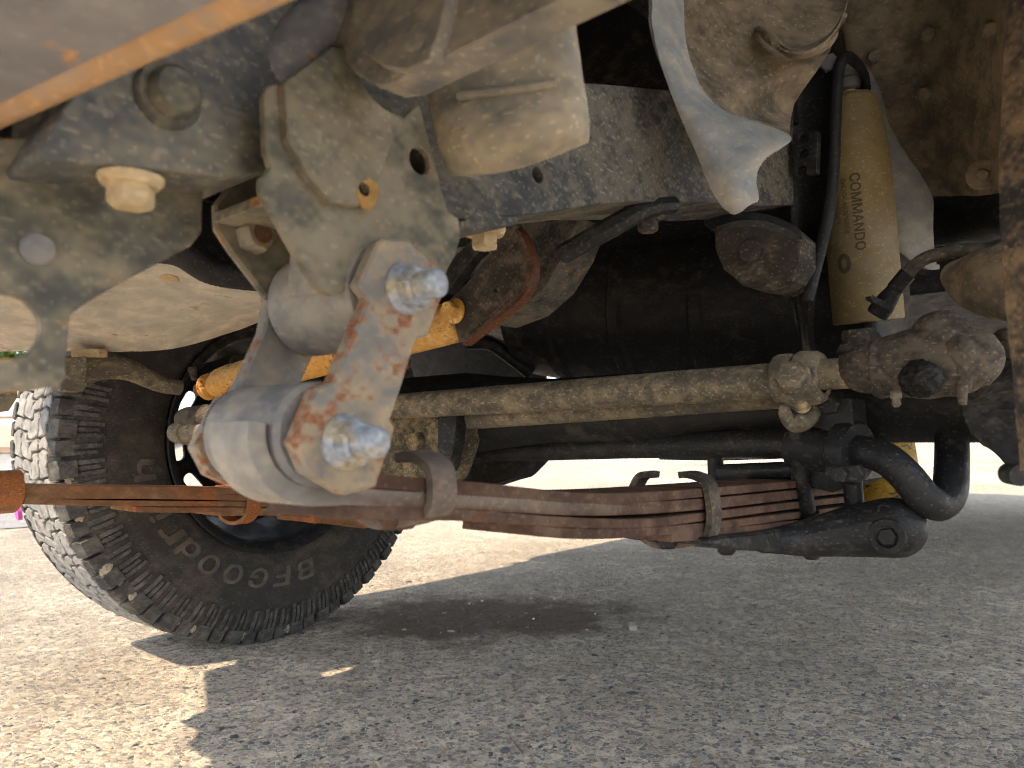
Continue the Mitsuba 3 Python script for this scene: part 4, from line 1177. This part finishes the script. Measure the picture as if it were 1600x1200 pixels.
def plain(verts, faces, key, bsdf, **lab):
    n = np.tile([0, 0, 1.0], (len(verts), 1))
    path = meshkit.write_ply((np.array(verts, float), np.array(faces)), False, np.array(verts, float)[:, :2], None, n)
    scene[key] = {'type': 'ply', 'filename': path, 'face_normals': False, 'bsdf': {'type': 'ref', 'id': bsdf}}
    labels[key] = lab


G = 900.0
plain([(-G, -G, 0), (G, -G, 0), (G, G, 0), (-G, G, 0)], [(0, 1, 2), (0, 2, 3)], 'ground', 'concrete', label='sunlit exposed-aggregate concrete yard with shade and an oil stain', kind='structure')


def asphalt_color(p, n, uv):
    a = fbm(p.x * 3, p.y * 3, 0, 3)
    b_ = noise(p.x * 90, p.y * 90)
    return mix((.15, .15, .155), (.26, .255, .25), a) * (.75 + .5 * b_)


scene['asphalt'] = {'type': 'principled', 'base_color': mikit.proc(asphalt_color), 'roughness': 0.9}
r0 = PA(20, 832, 2, 0); rd = r0[:2] / np.linalg.norm(r0[:2]); rs = np.array([rd[1], -rd[0]])
L0 = np.linalg.norm(r0[:2])
q = [rd * (L0 + .15) - rs * 30, rd * (L0 + .15) + rs * .9, rd * (L0 + 2.6) + rs * 1.8, rd * (L0 + 2.6) - rs * 30]
plain([(x, y, .004) for x, y in q], [(0, 1, 2), (0, 2, 3)], 'road', 'asphalt', label='grey asphalt lane beyond the yard', kind='structure')

# loose aggregate standing proud of the surface near the eye
ico_v = None
import trimesh
ico = trimesh.creation.icosphere(1)
iv, if_ = np.array(ico.vertices), np.array(ico.faces)
N = 9000
th_ = math.radians(49) + rng.uniform(-.66, .66, N) * -1
dist = .62 + 1.9 * rng.random(N) ** 1.6
pos = np.stack([np.sin(math.radians(49) + (th_ - math.radians(49))) * dist, np.cos(th_) * dist], 1)
size = rng.lognormal(math.log(.0016), .45, N).clip(.001, .0065)
rows = rng.choice(['stonea', 'stoneb', 'stonec', 'stoned'], N, p=[.38, .06, .32, .24])
V, F, U = [], [], []
for i in range(N):
    s = size[i] * np.array([rng.uniform(.8, 1.7), rng.uniform(.7, 1.1), rng.uniform(.3, .55)])
    a = rng.uniform(0, 2 * math.pi); ca, sa = math.cos(a), math.sin(a)
    w = iv * (1 + rng.uniform(-.18, .18, (len(iv), 1))) * s
    w = np.stack([w[:, 0] * ca - w[:, 1] * sa + pos[i, 0], w[:, 0] * sa + w[:, 1] * ca + pos[i, 1], w[:, 2] + s[2] * .15], 1)
    V.append(w); F.append(if_ + i * len(iv)); U.append(np.full(len(iv), NAMES.index(rows[i]) + .5))
V, F, U = np.vstack(V), np.vstack(F), np.concatenate(U)
path = meshkit.write_ply((V, F), True, np.column_stack([U, np.zeros(len(U))]))
scene['ground__aggregate'] = {'type': 'ply', 'filename': path, 'face_normals': False, 'bsdf': {'type': 'ref', 'id': 'grime_metal'}}
labels['ground__aggregate'] = {'label': 'small stones of the exposed aggregate', 'kind': 'stuff'}

# single bits lying on the ground
c = PA(989, 983, 2, 0) + Z * .004
add('stone_chip', rough(box(c, [.8, .6, .1], [-.6, .8, 0], Z, (.022, .014, .012)), .0014, 200, 2, .003), 'stoned', label='small pale broken stone lying alone on the concrete', category='stone')
for i, (px, py) in enumerate(((829, 936), (866, 937), (733, 944), (753, 940), (930, 960), (833, 968))):
    c = PA(px, py, 2, 0) + Z * .0012
    add('white_chip', rough(hullmesh([(c, .0022), (c + np.array([.003, .001, 0]) * rng.uniform(.6, 1.4), .0016)], .0012, 2), .0005, 500, i), 'white',
        label='tiny white chip on the dark oil stain', category='stone chip', group='white chips on the oil stain')
c = PA(805, 1165, 2, 0) + Z * .002
add('twig', tube([PA(797, 1152, 2, .002), PA(806, 1164, 2, .003), PA(817, 1176, 2, .002)], [.0006, .0011, .0013], sides=8, n=14), 'trunk', label='short brown twig on the ground near the camera', category='twig')

# far left: low white wall, bank, trees and a pale car
def at(px, dep, z=0.0):
    q = PD(px, 683, dep); q = q.copy(); q[2] = z
    return q


w0, w1 = at(-420, 5.4), at(64, 6.1)
dw = (w1 - w0); Lw = np.linalg.norm(dw); dw /= Lw
lw = add('low_wall', None, None, label='low white wall beyond the far wheel', category='wall')
add('base', box((w0 + w1) / 2 + Z * .13, dw, np.cross(dw, Z), Z, (Lw, .16, .26)), 'white', lw)
add('coping', box((w0 + w1) / 2 + Z * .285, dw, np.cross(dw, Z), Z, (Lw, .22, .045)), 'bank', lw)
b0, b1 = at(-900, 11), at(90, 12)
db_ = (b1 - b0); Lb = np.linalg.norm(db_); db_ /= Lb
nb = np.cross(Z, db_)
gx, gy = np.meshgrid(np.linspace(0, Lb, 60), np.linspace(0, 1, 14), indexing='ij')
H = .62 * np.sin(gy * math.pi * .62) ** .7
Vb = b0 + gx[..., None] * db_ + (gy * 4.5)[..., None] * nb * (1 if nb @ FWD > 0 else -1) + H[..., None] * Z
Vb = Vb + Z * ((meshkit.fbm(Vb * .9, 3) - .5) * .25 * np.sin(gy * math.pi))[..., None]
fbk = grid_faces(60, 14)
add('bank', (Vb.reshape(-1, 3), fbk, np.zeros(60 * 14)), 'bank', label='pinkish earth bank behind the low wall', kind='structure')


def leaf_color(p, n, uv):
    a = noise(p.x * 6, p.y * 6, p.z * 6)
    return mix((.045, .085, .025), (.12, .16, .045), a)


scene['leafage'] = {'type': 'principledthin', 'base_color': mikit.proc(leaf_color), 'roughness': .6, 'diff_trans': .7} if False else {'type': 'twosided', 'bsdf': {'type': 'diffuse', 'reflectance': mikit.proc(leaf_color)}}


def tree(px, dep, h, r, label):
    t = add('tree', None, None, label=label, category='tree', group='trees behind the bank')
    o = at(px, dep)
    add('trunk', tube([o, o + Z * h * .35, o + Z * h * .6 + .1 * X], [.16, .11, .05], n=16), 'trunk', t)
    for k in range(4):
        a = k * 1.6
        add('limb', tube([o + Z * h * .35, o + Z * h * .6 + r * .5 * np.array([math.cos(a), math.sin(a), 0])], [.06, .025]), 'trunk', t)
    n = 2600
    d = rng.normal(size=(n, 3)); d /= np.linalg.norm(d, axis=1, keepdims=True)
    rad = r * (.55 + .45 * rng.random(n) ** .5) * (.75 + .5 * meshkit.noise(d * 2.2 + px, 3))
    c = o + Z * h * .68 + d * rad[:, None] * [1, 1, .8]
    a = rng.normal(size=(n, 3)); a /= np.linalg.norm(a, axis=1, keepdims=True)
    b_ = np.cross(a, rng.normal(size=(n, 3))); b_ /= np.linalg.norm(b_, axis=1, keepdims=True)
    s = rng.uniform(.07, .16, (n, 1))
    V = np.stack([c - a * s, c + b_ * s * .5, c + a * s, c - b_ * s * .5], 1).reshape(-1, 3)
    q = np.arange(n)[:, None] * 4
    F = np.vstack([q + [0, 1, 2], q + [0, 2, 3]])
    path = meshkit.write_ply((V, F), False)
    key = t + '__crown'
    scene[key] = {'type': 'ply', 'filename': path, 'face_normals': True, 'bsdf': {'type': 'ref', 'id': 'leafage'}}


tree(-60, 24, 4.2, 1.5, 'leafy green tree behind the bank, nearer the wheel')
tree(-260, 22, 4.8, 1.8, 'wider green tree further left behind the bank')
tree(110, 30, 4.6, 1.7, 'green tree half hidden by the tyre')
# pale car far behind the bank
o = at(10, 18, .62)
cr = add('parked_car', None, None, label='pale blue-white car far behind the bank', category='car')
cd = RIGHT * [1, 1, 0]; cd /= np.linalg.norm(cd)
cn = np.cross(cd, Z)
cn = cn if cn @ FWD > 0 else -cn
e1_ = cd if np.cross(cd, Z) @ cn < 0 else -cd
add('body', slab2(Polygon([(-1.9, .25), (1.9, .25), (1.95, .62), (1.6, .80), (.9, .88), (.5, 1.28), (-.8, 1.30), (-1.4, .90), (-1.9, .82)]), o, e1_, Z, cn, 1.5, bev=.06, rim=.1, seg=.2, r=.05), 'white', cr)
add('window', slab2(Polygon([(.78, .90), (.45, 1.2), (-.75, 1.22), (-1.2, .92)]), o - cn * .012, e1_, Z, cn, .02, seg=.2), 'deep', cr)
for xx in (-1.2, 1.2):
    add('wheel', lathe(o + e1_ * xx + Z * .0 - cn * .02 + Z * .28, cn, [(0, 0), (0, .18), (.02, .30), (.2, .30), (.2, 0)], 24), 'rubber', cr)
add('car_park', (np.array([at(-900, 15.0, .58), at(200, 15.0, .58), at(300, 60, .6), at(-1500, 60, .6)]), np.array([[0, 1, 2], [0, 2, 3]]), np.zeros(4)), 'bank', label='raised earth yard behind the bank', kind='structure')
